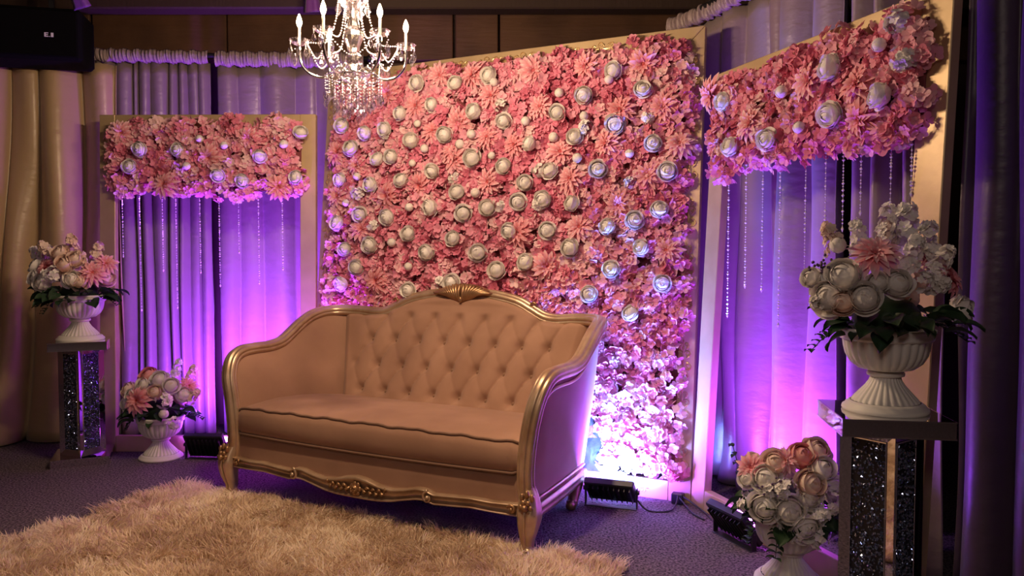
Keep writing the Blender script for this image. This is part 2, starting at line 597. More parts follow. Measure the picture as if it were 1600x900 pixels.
def rod(a, b, label):
    root = empty('curtain_rod', (0, 0, 0), 0, label, 'curtain rod')
    mb = MB(); add_tube(mb, [a, (Vector(a) + Vector(b)) / 2, b], 0.016, 10); mb.build('pipe', M['black'], root, True)
    for p in (a, b):
        mb = MB(); add_ball(mb, p, 0.027, 10, 6); mb.build('finial', M['black'], root, True)
    return root


rod((-3.0, 5.20, 2.60), (-0.98, 5.36, 2.60), 'black curtain rod above the mauve drapes behind the left frame')
rod((0.95, 4.64, 2.62), (1.74, 2.42, 2.62), 'black curtain rod above the drapes behind the angled frame')


# ------------------------------------------------------------------ backdrop frames
def panel_matrix(x0, y0, yaw, lean):
    u = Vector((math.cos(yaw), math.sin(yaw), 0))
    n = Vector((math.sin(yaw), -math.cos(yaw), 0))
    v = math.cos(lean) * Vector((0, 0, 1)) - math.sin(lean) * n
    nn = u.cross(v)
    m = Matrix.Identity(4)
    for i in range(3):
        m[i][0] = u[i]; m[i][1] = -nn[i]; m[i][2] = v[i]
    m[0][3] = x0; m[1][3] = y0
    return m


PM = {'C': (panel_matrix(-1.300, 4.865, R(-26.0), R(5.6)), 2.44, 2.44),
      'L': (panel_matrix(-2.612, 4.825, R(-1.0), R(2)), 1.375, 2.134),
      'RF': (panel_matrix(0.894, 3.797, R(-71.6), R(3.0)), 1.376, 2.134),
      'R': (panel_matrix(0.894 - 0.008 * math.cos(R(-71.6)), 3.797 - 0.008 * math.sin(R(-71.6)), R(-71.6), R(3.0)), 1.42, 2.134)}


def motif_mesh():
    """raised damask scroll, about 9 cm wide and 20 cm tall"""
    mb = MB()
    for s in (-1, 1):
        for (cx, cz, r0, turn, flip) in ((0.020, 0.035, 0.017, 1.6, 1), (0.024, -0.028, 0.019, 1.7, -1), (0.016, 0.078, 0.011, 1.4, 1), (0.014, -0.075, 0.011, 1.4, -1)):
            pts = []
            for k in range(16):
                t = k / 15
                a = flip * (PI * 0.9 - turn * 2 * PI * t * 0.75)
                rr = r0 * (1.05 - 0.75 * t)
                pts.append((s * (cx + rr * math.cos(a)), -0.001, cz + rr * math.sin(a)))
            add_sweep(mb, pts, circ(1.0, 5), [0.0035 * (1.15 - 0.6 * abs(2 * k / 15 - 0.7)) for k in range(16)], (0, 1, 0))
    for (z, h, wd) in ((0.0, 0.030, 0.010), (0.06, 0.024, 0.008), (-0.052, 0.026, 0.008), (0.098, 0.016, 0.006), (-0.096, 0.014, 0.006)):
        V = [(0, -0.0035, z + h), (wd, -0.003, z), (0, -0.006, z), (-wd, -0.003, z), (0, -0.0035, z - h), (0, 0, z)]
        mb.add(V, [(0, 2, 1), (0, 3, 2), (4, 1, 2), (4, 2, 3)])
    for s in (-1, 1):
        for (z, a) in ((0.012, 0.6), (-0.005, -0.5), (0.055, 0.9), (-0.055, -0.9)):
            d = Vector((s * math.cos(a), 0, math.sin(a)))
            p = Vector((s * 0.012, -0.003, z))
            q = d.cross(Vector((0, 1, 0)))
            L_ = 0.026
            mb.add([p, p + d * L_ * 0.5 + q * 0.006, p + d * L_, p + d * L_ * 0.5 - q * 0.006, p + d * L_ * 0.5 + Vector((0, -0.002, 0))],
                   [(0, 1, 4), (1, 2, 4), (2, 3, 4), (3, 0, 4), (0, 3, 2, 1)])
    return mb.mesh('damask_motif', M['gold_motif'], False)


MOTIF = motif_mesh()


def frame(key, label, sw, tw, bw, mitre=False, swl=None):
    Mx, W, H = PM[key]
    root = empty('backdrop_frame', label=label, cat='frame')
    root.matrix_world = Mx
    d = 0.042
    c = 0.003

    def prism(name, poly):
        mb = MB()
        n = len(poly)
        V = [(x, 0, z) for x, z in poly] + [(x, d, z) for x, z in poly]
        F = [tuple(range(n)), tuple(range(n, 2 * n))[::-1]]
        F += [(i, i + n, (i + 1) % n + n, (i + 1) % n) for i in range(n)]
        mb.add(V, F)
        o = mb.build(name, M['gold_board'], root)
        b = o.modifiers.new('bevel', 'BEVEL'); b.width = c; b.segments = 1
        return o
    g = 0.0012
    if mitre:
        a = prism('stile', [(0, 0), (sw - g, 0), (sw - g, H - tw - g), (0, H - g)])
        b = prism('stile', [(W - sw + g, 0), (W, 0), (W, H - g), (W - sw + g, H - tw - g)])
        t = prism('top_rail', [(sw, H - tw), (W - sw, H - tw), (W, H), (0, H)])
    else:
        sl = swl or sw
        a = prism('stile', [(0, 0), (sl - g, 0), (sl - g, H), (0, H)])
        b = prism('stile', [(W - sw + g, 0), (W, 0), (W, H), (W - sw + g, H)])
        t = prism('top_rail', [(sl, H - tw), (W - sw, H - tw), (W - sw, H), (sl, H)])
    sl = sw if mitre else sl
    bt = prism('bottom_rail', [(sl, 0), (W - sw, 0), (W - sw, bw), (sl, bw)])

    def mot(par, x, z, rot, sc=1.0):
        o = new_obj('damask_motif', MOTIF, par)
        o.location = (x, -0.0005, z); o.rotation_euler = (0, rot, 0); o.scale = (sc, 1, sc)
    if not mitre: return root
    k = sw / 0.11
    z = 0.22
    while z < H - 0.25:
        mot(a, sw / 2, z, 0, k * 0.95); mot(b, W - sw / 2, z, 0, k * 0.95); z += 0.245
    x = sw + 0.14
    while x < W - sw - 0.1:
        mot(t, x, H - tw / 2, PI / 2, tw / 0.11 * 0.9); mot(bt, x, bw / 2, PI / 2, bw / 0.11 * 0.9); x += 0.235
    return root


frame('C', 'large gold framed backdrop square behind the sofa', 0.115, 0.115, 0.10, True)
frame('L', 'small gold backdrop frame facing forward beside the tan drape', 0.10, 0.10, 0.10)
frame('RF', 'small gold backdrop frame turned sideways behind the near pedestal', 0.125, 0.10, 0.10, False, 0.115)


# ------------------------------------------------------------------ flowers (built about +Z, the way they face)
def petal_grid(fn, nu, nv):
    return [[fn(i / (nu - 1) * 2 - 1, j / (nv - 1)) for j in range(nv)] for i in range(nu)]


def rose_mesh(name, mat, seed, openness=0.0):
    """full rose / peony bloom, radius 1: cupped petals with curled, wavy rims round a tight heart"""
    r = random.Random(seed)
    mb = MB()
    add_ball(mb, (0, 0, -0.02), 0.60, 14, 9, (1, 1, 1.05), tint=0.25)
    layers = [(0.62, 2, 0.10, 1.60), (0.68, 3, 0.36, 1.20), (0.75, 3, 0.62, 1.20), (0.82, 4, 0.88, 0.98), (0.88, 5, 1.12, 0.84), (0.92, 5, 1.42, 0.80)]
    for li, (rad, n, top, wid) in enumerate(layers):
        a0 = r.uniform(0, 6.28)
        for k in range(n):
            az = a0 + 2 * PI * k / n + r.uniform(-0.22, 0.22)
            tp = top + r.uniform(-0.14, 0.14) + (openness * 0.5 if li > 3 else 0)
            fl = r.uniform(0.05, 0.12) if li < 3 else r.uniform(0.08, 0.24) + openness * 0.4
            rr = rad * r.uniform(0.98, 1.02)
            wv = wid * r.uniform(0.92, 1.12)
            p1 = r.uniform(0, 6.28)

            def fn(a, t):
                th = lerp(2.5, tp + 0.24 * abs(a) ** 2.4, t)
                ww = wv * (0.35 + 0.65 * math.sin(min(1, t * 1.25) * PI / 2))
                ph = az + a * ww + 0.3 * (t - 0.5) * (1 if li < 3 else 0.3)
                c = max(0.0, (t - 0.6) / 0.4)
                q = rr * (1 + fl * c * c * (1 - 0.25 * abs(a)) + 0.030 * a + 0.030 * c * math.sin(3.2 * a + p1))
                return (q * math.sin(th) * math.cos(ph), q * math.sin(th) * math.sin(ph), q * math.cos(th))
            P = petal_grid(fn, 8, 8)
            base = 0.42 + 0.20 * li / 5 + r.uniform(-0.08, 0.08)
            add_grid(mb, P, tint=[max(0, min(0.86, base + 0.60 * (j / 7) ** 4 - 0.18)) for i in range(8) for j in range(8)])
    return mb.mesh(name, mat, True)


def dahlia_mesh(name, mat, seed):
    r = random.Random(seed)
    mb = MB()
    lay = [(15, 1.0, 0.10, 0.155, 0.0), (13, 0.86, 0.38, 0.145, 0.06), (11, 0.68, 0.66, 0.125, 0.10), (8, 0.46, 0.95, 0.10, 0.12), (6, 0.28, 1.25, 0.07, 0.12)]
    for li, (n, L, el, wd, z0) in enumerate(lay):
        a0 = r.uniform(0, 6.28)
        for k in range(n):
            az = a0 + 2 * PI * k / n + r.uniform(-0.09, 0.09)
            e = el + r.uniform(-0.16, 0.16)
            Lk = L * r.uniform(0.88, 1.08)
            tw = r.uniform(-0.5, 0.5)
            ca, sa = math.cos(az), math.sin(az)

            def fn(a, t):
                ww = wd * (math.sin(PI * min(1.0, 0.12 + 0.80 * t ** 0.85)) ** 0.8) * (1.0 if t < 0.99 else 0.35)
                ee = e - 0.30 * t * t
                d = Lk * t
                x = 0.05 + d * math.cos(ee); z = z0 + d * math.sin(ee) + 0.35 * ww * a * a + tw * ww * a * 0.5
                y = a * ww
                return (x * ca - y * sa, x * sa + y * ca, z)
            P = petal_grid(fn, 3, 6)
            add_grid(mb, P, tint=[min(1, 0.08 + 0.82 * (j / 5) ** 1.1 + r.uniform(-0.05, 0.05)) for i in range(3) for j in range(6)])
    add_ball(mb, (0, 0, 0.13), 0.09, 8, 5, tint=0.05)
    return mb.mesh(name, mat, True)


def bud_mesh(name, mat, seed):
    r = random.Random(seed)
    mb = MB()
    add_ball(mb, (0, 0, 0), 0.88, 12, 8, (1, 1, 1.04), 0.5)
    for k in range(5):
        az = 2 * PI * k / 5 + r.uniform(-0.2, 0.2)

        def fn(a, t):
            th = lerp(2.7, 0.55 + 0.3 * a * a, t); ph = az + a * 0.72 * (0.4 + 0.6 * math.sin(t * PI / 2))
            q = 0.93 + 0.05 * t * t
            return (q * math.sin(th) * math.cos(ph), q * math.sin(th) * math.sin(ph), q * math.cos(th))
        add_grid(mb, petal_grid(fn, 7, 6), tint=0.55 + 0.06 * k)
    return mb.mesh(name, mat, True)


def floret_arrays(npet=4, cup=0.35, r=1.0, seed=0):
    rr = np.random.default_rng(seed)
    V = []; F = []; T = []
    for k in range(npet):
        az = 2 * PI * k / npet + rr.uniform(-0.15, 0.15)
        wv = r * 0.62 * rr.uniform(0.85, 1.15)
        dz = rr.uniform(-0.12, 0.2)
        b = len(V)
        for (t, wf) in ((0.08, 0.18), (0.55, 1.0), (1.0, 0.55)):
            for a in (-1, 0, 1):
                x = r * t * (1.06 if a == 0 else 0.95); y = a * wv * wf * 0.8
                z = cup * r * (t ** 1.6) * (1 + dz) + 0.18 * r * abs(a) * wf * (1 if k % 2 else 0.2) - 0.06 * r * (t > 0.9)
                V.append((x * math.cos(az) - y * math.sin(az), x * math.sin(az) + y * math.cos(az), z))
                T.append(0.10 * t)
        for i in range(2):
            for j in range(2):
                a = b + i * 3 + j
                F.append((a, a + 3, a + 4, a + 1))
    return np.array(V), np.array(F), np.array(T)


FLORETS = [floret_arrays(4 if k % 3 else 5, [0.15, 0.35, 0.55, 0.3][k % 4], 1.0, k) for k in range(8)]
FLORET_MESH = []
for k, (V, F, T) in enumerate(FLORETS):
    for base in (0.18, 0.42, 0.68):
        FLORET_MESH.append(np_mesh('hydrangea_blossom', V, F, T + base, M['pink'], True))

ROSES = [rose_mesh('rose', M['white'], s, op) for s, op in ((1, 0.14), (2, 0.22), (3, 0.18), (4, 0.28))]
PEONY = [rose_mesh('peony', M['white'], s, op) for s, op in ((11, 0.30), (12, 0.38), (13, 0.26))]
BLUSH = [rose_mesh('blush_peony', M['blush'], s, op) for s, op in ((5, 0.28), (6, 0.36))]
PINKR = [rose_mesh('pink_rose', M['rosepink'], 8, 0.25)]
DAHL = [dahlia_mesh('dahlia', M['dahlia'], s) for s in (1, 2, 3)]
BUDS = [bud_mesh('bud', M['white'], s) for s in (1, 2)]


def sprig_mesh(name, mat, seed, long=1.0, n=34, fr=0.2):
    """cluster of small five petalled blossoms, about radius 1, drawn out along +Z"""
    r = np.random.default_rng(seed)
    Vs = []; Fs = []; Ts = []; b = 0
    for k in range(n):
        V, F, T = floret_arrays(5, 0.3, fr * r.uniform(0.8, 1.25), seed * 50 + k)
        zz = r.uniform(0, 1)
        d = r.normal(size=3); d[2] = abs(d[2]) * 0.8 + 0.1; d /= np.linalg.norm(d)
        p = d * np.array([0.55 * (1.1 - 0.6 * zz * (long > 1)), 0.55 * (1.1 - 0.6 * zz * (long > 1)), 0.45]) * r.uniform(0.8, 1.1) + np.array([0, 0, zz * (long - 0.4)])
        q = Vector(d).to_track_quat('Z', 'Y').to_matrix()
        V = V @ np.array(q).T + p
        Vs.append(V); Fs.append(F + b); Ts.append(T + r.uniform(0.55, 0.85)); b += len(V)
    return np_mesh(name, np.vstack(Vs), np.vstack(Fs), np.concatenate(Ts), mat, True)


SPRIG = [sprig_mesh('white_blossom_sprig', M['white'], s, 1.0, 26, 0.30) for s in (1, 2)]
STOCK = [sprig_mesh('white_stock_spike', M['white'], 5, 2.2, 44, 0.27), sprig_mesh('blush_stock_spike', M['blush'], 6, 2.0, 44, 0.27)]


def place(mesh, name, parent, loc, direction, scale, spin=None):
    o = new_obj(name, mesh, parent)
    q = Vector(direction).to_track_quat('Z', 'Y')
    s = random.uniform(0, 2 * PI) if spin is None else spin
    o.rotation_mode = 'QUATERNION'
    o.rotation_quaternion = q @ Matrix.Rotation(s, 3, 'Z').to_quaternion()
    o.location = loc
    o.scale = (scale, scale, scale)
    return o


ROSE_C = [(0.738, 2.283), (1.009, 2.256), (1.229, 2.278), (0.854, 2.139), (0.632, 2.104), (0.193, 2.064), (0.375, 2.003), (0.521, 2.016), (1.142, 2.074), (1.339, 2.004), (0.952, 1.952), (0.721, 1.933), (0.273, 1.915), (0.477, 1.833), (0.579, 1.842), (1.147, 1.803), (1.976, 2.227), (2.143, 2.11), (1.816, 2.107), (1.665, 2.027), (1.998, 1.936), (1.772, 1.885), (2.207, 1.822), (1.503, 1.864), (0.878, 1.739), (0.662, 1.696), (0.198, 1.716), (0.436, 1.675), (1.351, 1.745), (1.054, 1.61), (0.878, 1.522), (0.368, 1.493), (0.571, 1.473), (1.105, 1.483), (1.259, 1.512), (1.452, 1.539), (0.195, 1.446), (0.733, 1.371), (0.456, 1.305), (1.043, 1.338), (1.403, 1.377), (0.866, 1.257), (1.211, 1.257), (0.266, 1.282), (0.362, 1.168), (1.335, 1.157), (0.251, 1.061), (0.751, 1.032), (1.044, 1.081), (1.487, 1.647), (1.634, 1.706), (1.914, 1.7), (2.287, 1.671), (1.601, 1.548), (1.772, 1.522), (2.253, 1.478), (2.125, 1.423), (1.978, 1.392), (1.636, 1.377), (1.772, 1.28), (2.165, 1.281), (1.51, 1.204), (2.006, 1.169), (2.282, 1.097), (1.89, 1.037), (2.121, 0.941)]
BUD_C = [(0.761, 2.033), (0.82, 1.878), (1.061, 1.889), (1.134, 1.943), (1.273, 1.81), (1.267, 2.234), (1.673, 2.134), (1.823, 1.994), (1.476, 1.993), (1.65, 1.89), (2.085, 1.774), (1.956, 2.179), (1.794, 1.767), (0.334, 1.734), (0.258, 1.571), (0.732, 1.53), (1.179, 1.601), (0.618, 1.319), (0.746, 1.175), (0.739, 1.795)]
DAHL_C = [(0.887, 2.321), (1.117, 2.297), (0.73, 2.15), (1.241, 2.16), (1.035, 2.027), (0.856, 1.985), (1.229, 1.922), (0.999, 1.848), (1.406, 1.867), (1.501, 2.285), (1.815, 2.272), (2.139, 2.253), (2.02, 2.015), (2.252, 2.012), (1.554, 2.072), (1.952, 1.839), (2.341, 1.814), (1.686, 1.808), (0.316, 1.806), (0.551, 1.612), (0.784, 1.668), (0.177, 1.617), (1.022, 1.803), (1.25, 1.664), (0.507, 1.092), (0.376, 1.407), (1.45, 1.373), (1.753, 1.659), (2.182, 1.657), (2.027, 1.511), (1.816, 1.392), (2.294, 1.265), (1.631, 1.184), (0.337, 2.223), (0.525, 2.245), (0.155, 1.899)]
SPRIG_C = [(1.312, 2.096), (2.174, 1.962), (0.522, 1.993), (1.013, 1.7), (1.327, 1.524), (1.568, 1.525), (2.096, 1.618), (0.338, 1.624), (0.456, 1.433), (1.573, 1.72), (1.825, 1.932), (0.971, 1.091)]
ROSE_L = [(0.3, 1.902), (0.536, 1.897), (0.235, 1.794), (1.051, 1.855), (1.305, 2.002), (1.273, 1.726), (0.788, 1.736), (0.941, 1.703)]
BUD_L = [(0.828, 1.924), (0.675, 1.965), (0.593, 1.796), (1.2, 1.93)]
DAHL_L = [(0.174, 2.007), (0.974, 1.967), (0.727, 1.852), (0.446, 1.681), (1.16, 1.667)]
ROSE_R = [(0.225, 1.953), (0.922, 1.951), (1.178, 1.793), (0.942, 1.767), (0.57, 1.729), (0.304, 1.734)]
BUD_R = [(1.166, 1.972), (0.77, 1.748), (0.647, 1.914)]
DAHL_R = [(0.793, 1.929), (1.056, 1.861), (0.426, 1.821), (0.098, 2.011), (1.076, 1.733)]
SPRIG_R = [(1.234, 2.038), (1.27, 1.905)]


def flower_panel(key, label, box, roses, buds, dahlias, sprigs, keep, near, seed, rose_r, press=lambda x, z: False):
    Mx, W, H = PM[key]
    root = empty('flower_panel', label=label, cat='flower wall')
    root.matrix_world = Mx
    r = np.random.default_rng(seed)
    x0, x1, z0, z1 = box
    mb = MB(); add_box(mb, x0 + 0.03, x1 - 0.03, -0.008, 0.006, z0 + 0.03, z1 - 0.03, 0.002)
    mb.build('backing', M['rose_backing'], root)
    if key == 'C':
        rows = []
        for i in range(30):
            x = 0.45 + 1.55 * i / 29
            rows.append([(x, -0.016 - 0.010 * math.sin(9 * x + 5 * j) - 0.008 * math.sin(31 * x + 2 * j), 0.10 + 0.045 * j) for j in range(9)])
        mb = MB(); add_grid(mb, rows); mb.build('black_cloth', M['black_cloth'], root, True)
    # hydrangea heads: jittered rows of half domes carrying four-petalled blossoms
    items = []
    sp = 0.086
    nz = int(round((z1 - z0 - 0.06) / (sp * 0.88)))
    for j in range(nz + 1):
        for i in range(int((x1 - x0) / sp) + 1):
            cx = x0 + 0.045 + (i + 0.5 * (j % 2)) * (x1 - x0 - 0.09) / int((x1 - x0) / sp) + r.normal() * 0.018
            cz = z0 + 0.045 + j * (z1 - z0 - 0.09) / nz + r.normal() * 0.016
            if cx > x1 - 0.02 or cx < x0 + 0.02 or not keep(cx, cz): continue
            hr = r.uniform(0.055, 0.075)
            tb = np.clip(r.normal(0.42, 0.24), 0.0, 0.9)
            for k in range(22):
                d = r.normal(size=3); d[1] = -abs(d[1]) - 0.15
                d /= np.linalg.norm(d)
                p = np.array([cx, -0.012, cz]) + d * np.array([hr, hr * (0.4 if press(cx, cz) else 0.85), hr]) * r.uniform(0.85, 1.1)
                dd = d + r.normal(size=3) * 0.35; dd[1] -= 0.25
                items.append((p, dd / np.linalg.norm(dd), r.uniform(0.020, 0.031), np.clip(tb + r.normal() * 0.18, 0, 0.98)))
    # the 300 that show largest: those on the outside of their heads, nearest to the viewer
    order = sorted(range(len(items)), key=lambda q: near(items[q][0]) - 0.9 * min(0.09, -items[q][0][1]) * 10)
    single = set(order[:300])
    Vs = []; Fs = []; Ts = []; b = 0
    for q, (p, d, s, t) in enumerate(items):
        if q in single:
            kk = int(r.integers(0, 8)) * 3 + (0 if t < 0.33 else 1 if t < 0.6 else 2)
            place(FLORET_MESH[kk], 'hydrangea_blossom', root, p, d, s)
            continue
        V, F, T = FLORETS[int(r.integers(0, 8))]
        qm = Vector(d).to_track_quat('Z', 'Y').to_matrix() @ Matrix.Rotation(r.uniform(0, 6.28), 3, 'Z')
        Vs.append((V * s) @ np.array(qm).T + p); Fs.append(F + b); Ts.append(T + t); b += len(V)
    o = new_obj('hydrangea_mat', np_mesh('hydrangea_mat', np.vstack(Vs), np.vstack(Fs), np.concatenate(Ts), M['pink'], True), root)
    tag(o, 'dense mat of pink hydrangea blossoms', None, None, 'stuff')
    for (x, z) in dahlias:
        place(DAHL[int(r.integers(0, 3))], 'dahlia', root, (x, -0.058, z), (r.normal() * 0.22, -1, r.normal() * 0.22), r.uniform(0.082, 0.10))
    for (x, z) in sprigs:
        place(SPRIG[int(r.integers(0, 2))], 'white_blossom_sprig', root, (x, -0.05, z), (r.normal() * 0.2, -1, r.normal() * 0.2), r.uniform(0.05, 0.062))
    for (x, z) in roses:
        place(ROSES[int(r.integers(0, 4))], 'rose', root, (x, -0.085, z), (r.normal() * 0.28, -1, r.normal() * 0.28), rose_r * r.uniform(0.92, 1.12))
    for (x, z) in buds:
        place(BUDS[int(r.integers(0, 2))], 'bud', root, (x, -0.085, z), (r.normal() * 0.4, -1, r.normal() * 0.4), 0.026 * r.uniform(0.9, 1.15))
    return root


flower_panel('C', 'tall square wall of pink flowers dotted with white roses behind the sofa', (0.10, 2.385, 0.115, 2.365), ROSE_C, BUD_C, DAHL_C, SPRIG_C,
             lambda x, z: not (z < 0.44 and x < 1.96) or x < 0.3, lambda p: -p[0] + 0.15 * abs(p[2] - 1.2) + (3 if p[0] > 2.36 else 0), 5, 0.046, lambda x, z: 0.25 < x < 1.85 and z < 1.06)
_rr = random.Random(4)
flower_panel('L', 'pink flower valance across the frame beside the tan drape', (0.075, 1.315, 1.62, 2.085), ROSE_L, BUD_L, DAHL_L, [],
             lambda x, z: True, lambda p: _rr.random(), 6, 0.045)
flower_panel('R', 'pink flower valance on the sideways frame above the large urn bouquet', (0.045, 1.325, 1.63, 2.075), ROSE_R, BUD_R, DAHL_R, SPRIG_R,
             lambda x, z: True, lambda p: -p[0], 8, 0.046)


# ------------------------------------------------------------------ crystal strands under the valances
ORD = ['first', 'second', 'third', 'fourth', 'fifth', 'sixth', 'seventh', 'eighth', 'ninth', 'tenth']


def strand(P, length, label, group, seed):
    r = random.Random(seed)
    root = empty('crystal_strand', P, 0, label, 'crystal strand', group)
    mb = MB(); add_tube(mb, [(0, 0, 0.03), (0, 0, -length * 0.5), (0, 0, -length)], 0.0007, 4); mb.build('thread', M['crystal_bead'], root)
    mb = MB()
    z = 0.0
    while z < length:
        big = r.random() < 0.4
        s = 0.0066 if big else 0.0042
        add_octa(mb, (0, 0, -z), s, s * 1.1)
        z += r.choice((0.011, 0.014, 0.02))
    tag(mb.build('beads', M['crystal_bead'], root), kind='stuff')
    mb = MB(); add_octa(mb, (0, 0, -length - 0.008), 0.006, 0.013); mb.build('end_drop', M['crystal_bead'], root)
    return root


for key, L in (('L', [(0.151, 1.248), (0.261, 0.907), (0.405, 1.159), (0.491, 0.924), (0.643, 1.147), (0.766, 1.062), (0.889, 1.272), (1.015, 1.078), (1.166, 1.167)]),
               ('R', [(0.200, 0.967), (0.335, 1.112), (0.457, 1.099), (0.575, 0.953), (0.735, 1.163), (0.85, 1.242), (0.945, 1.352), (1.035, 1.409), (1.176, 1.428), (1.265, 1.462)])):
    Mx = PM[key][0]
    for k, (u, v) in enumerate(L):
        P = Mx @ Vector((u, -0.015, 1.655))
        where = 'valance beside the tan drape' if key == 'L' else 'sideways valance above the large urn'
        strand(P, 1.655 - v, '%s crystal bead strand from the left under the %s' % (ORD[k], where),
               'crystal strands under the ' + where, k + (20 if key == 'R' else 0))


# ------------------------------------------------------------------ floodlights
def floodlight(key, loc, aim, tilt, label, sizes=(0.245, 0.17)):
    """aim: compass direction (x, y) the lamp faces; tilt: degrees above level"""
    rz = math.atan2(aim[1], aim[0]) - PI / 2
    root = empty('floodlight', loc, rz, label, 'floodlight', 'LED floodlights on the carpet')
    wd, ht = sizes
    T = Matrix.Translation((0, 0, 0.085)) @ Matrix.Rotation(R(tilt), 4, 'X')   # local: +Y front
    mb = MB(); add_box(mb, -wd / 2, wd / 2, -0.018, 0.020, -ht / 2, ht / 2, 0.006, T)
    mb.build('housing', M['black'], root)
    mb = MB()
    for k in range(9):
        x = -wd / 2 + 0.02 + k * (wd - 0.04) / 8
        add_box(mb, x - 0.002, x + 0.002, -0.034, -0.018, -ht / 2 + 0.02, ht / 2 - 0.02, 0, T)
    mb.build('cooling_fins', M['black'], root)
    power, color, spread = FLOOD[key]
    mb = MB(); add_box(mb, -wd / 2 + 0.014, wd / 2 - 0.014, 0.0205, 0.0225, -ht / 2 + 0.014, ht / 2 - 0.014, 0, T)
    mb.build('lens', emit('led_lens_' + key, color, 6.0), root)
    for s in (-1, 1):
        mb = MB(); x = s * (wd / 2 + 0.006)
        add_box(mb, x - 0.003, x + 0.003, -0.012, 0.012, 0.004, 0.105, 0.001)
        mb.build('bracket_arm', M['black'], root)
        mb = MB(); add_tube(mb, [(x - 0.006, 0, 0.085), (x, 0, 0.085), (x + s * 0.012, 0, 0.085)], 0.012, 8); mb.build('knob', M['black'], root)
    mb = MB(); add_box(mb, -wd / 2 - 0.009, wd / 2 + 0.009, -0.02, 0.02, 0.0, 0.004, 0.001); mb.build('bracket_foot', M['black'], root)
    d = (T.to_3x3() @ Vector((0, 1, 0)))
    p = T @ Vector((0, 0.03, 0))
    area('led_light', p, d, wd - 0.04, ht - 0.04, power, color, R(spread), root)
    if key == 'center':   # second, wider violet light added to tint sofa side and flowers
        area('violet_fill_light', p, d, wd - 0.04, ht - 0.04, 50.0, (0.26, 0.07, 1.0), PI, root)
    return root


floodlight('left', (-1.87, 4.655, 0), (0.08, 1), 31, 'black floodlight glowing violet beside the small floor bouquet')
floodlight('center', (0.49, 3.75, 0), (0.32, 0.9), 48, 'black floodlight glowing blue behind the sofa beside its rear leg')
floodlight('right', (0.965, 3.29, 0), (0.93, 0.38), 38, 'tilted black floodlight glowing magenta near the foot of the sideways frame')
floodlight('rear', (-1.40, 4.60, 0), (0.45, 0.9), 50, 'black floodlight hidden behind the arm of the sofa nearest the floor bouquet')


def cable(pts, label):
    mb = MB(); add_tube(mb, catmull(pts, 30), 0.0045, 6)
    return tag(mb.build('cable', M['black_rubber'], None, True), label, 'cable', 'black cables behind the sofa')


mb = MB(); add_box(mb, -0.03, 0.03, -0.02, 0.02, 0, 0.055, 0.005)
ob = mb.build('power_adapter', M['black'], None); ob.location = (0.83, 3.80, 0.10 - 0.10); ob.rotation_euler = (0, 0, R(-25)); tag(ob, 'small black power adapter at the foot of the flower wall', 'adapter')
cable([(0.61, 3.71, 0.05), (0.66, 3.68, 0.006), (0.76, 3.67, 0.006), (0.81, 3.74, 0.02), (0.83, 3.79, 0.05)], 'black cable looping from the blue floodlight to the adapter')
cable([(0.84, 3.79, 0.05), (0.88, 3.74, 0.03), (0.93, 3.62, 0.008), (0.94, 3.46, 0.008), (0.93, 3.34, 0.06)], 'black cable running from the adapter to the tilted floodlight')
cable([(0.83, 3.78, 0.04), (0.85, 3.72, 0.02), (0.87, 3.63, 0.006), (0.90, 3.55, 0.006)], 'short loose black cable end beside the adapter')
cable([(1.02, 3.36, 0.07), (1.08, 3.38, 0.10), (1.14, 3.30, 0.05), (1.16, 3.18, 0.006)], 'thin black cable trailing from the tilted floodlight toward the bouquet')


# ------------------------------------------------------------------ sofa
SOFA_O = (-0.69, 3.575, 0); SOFA_R = R(-27.5)


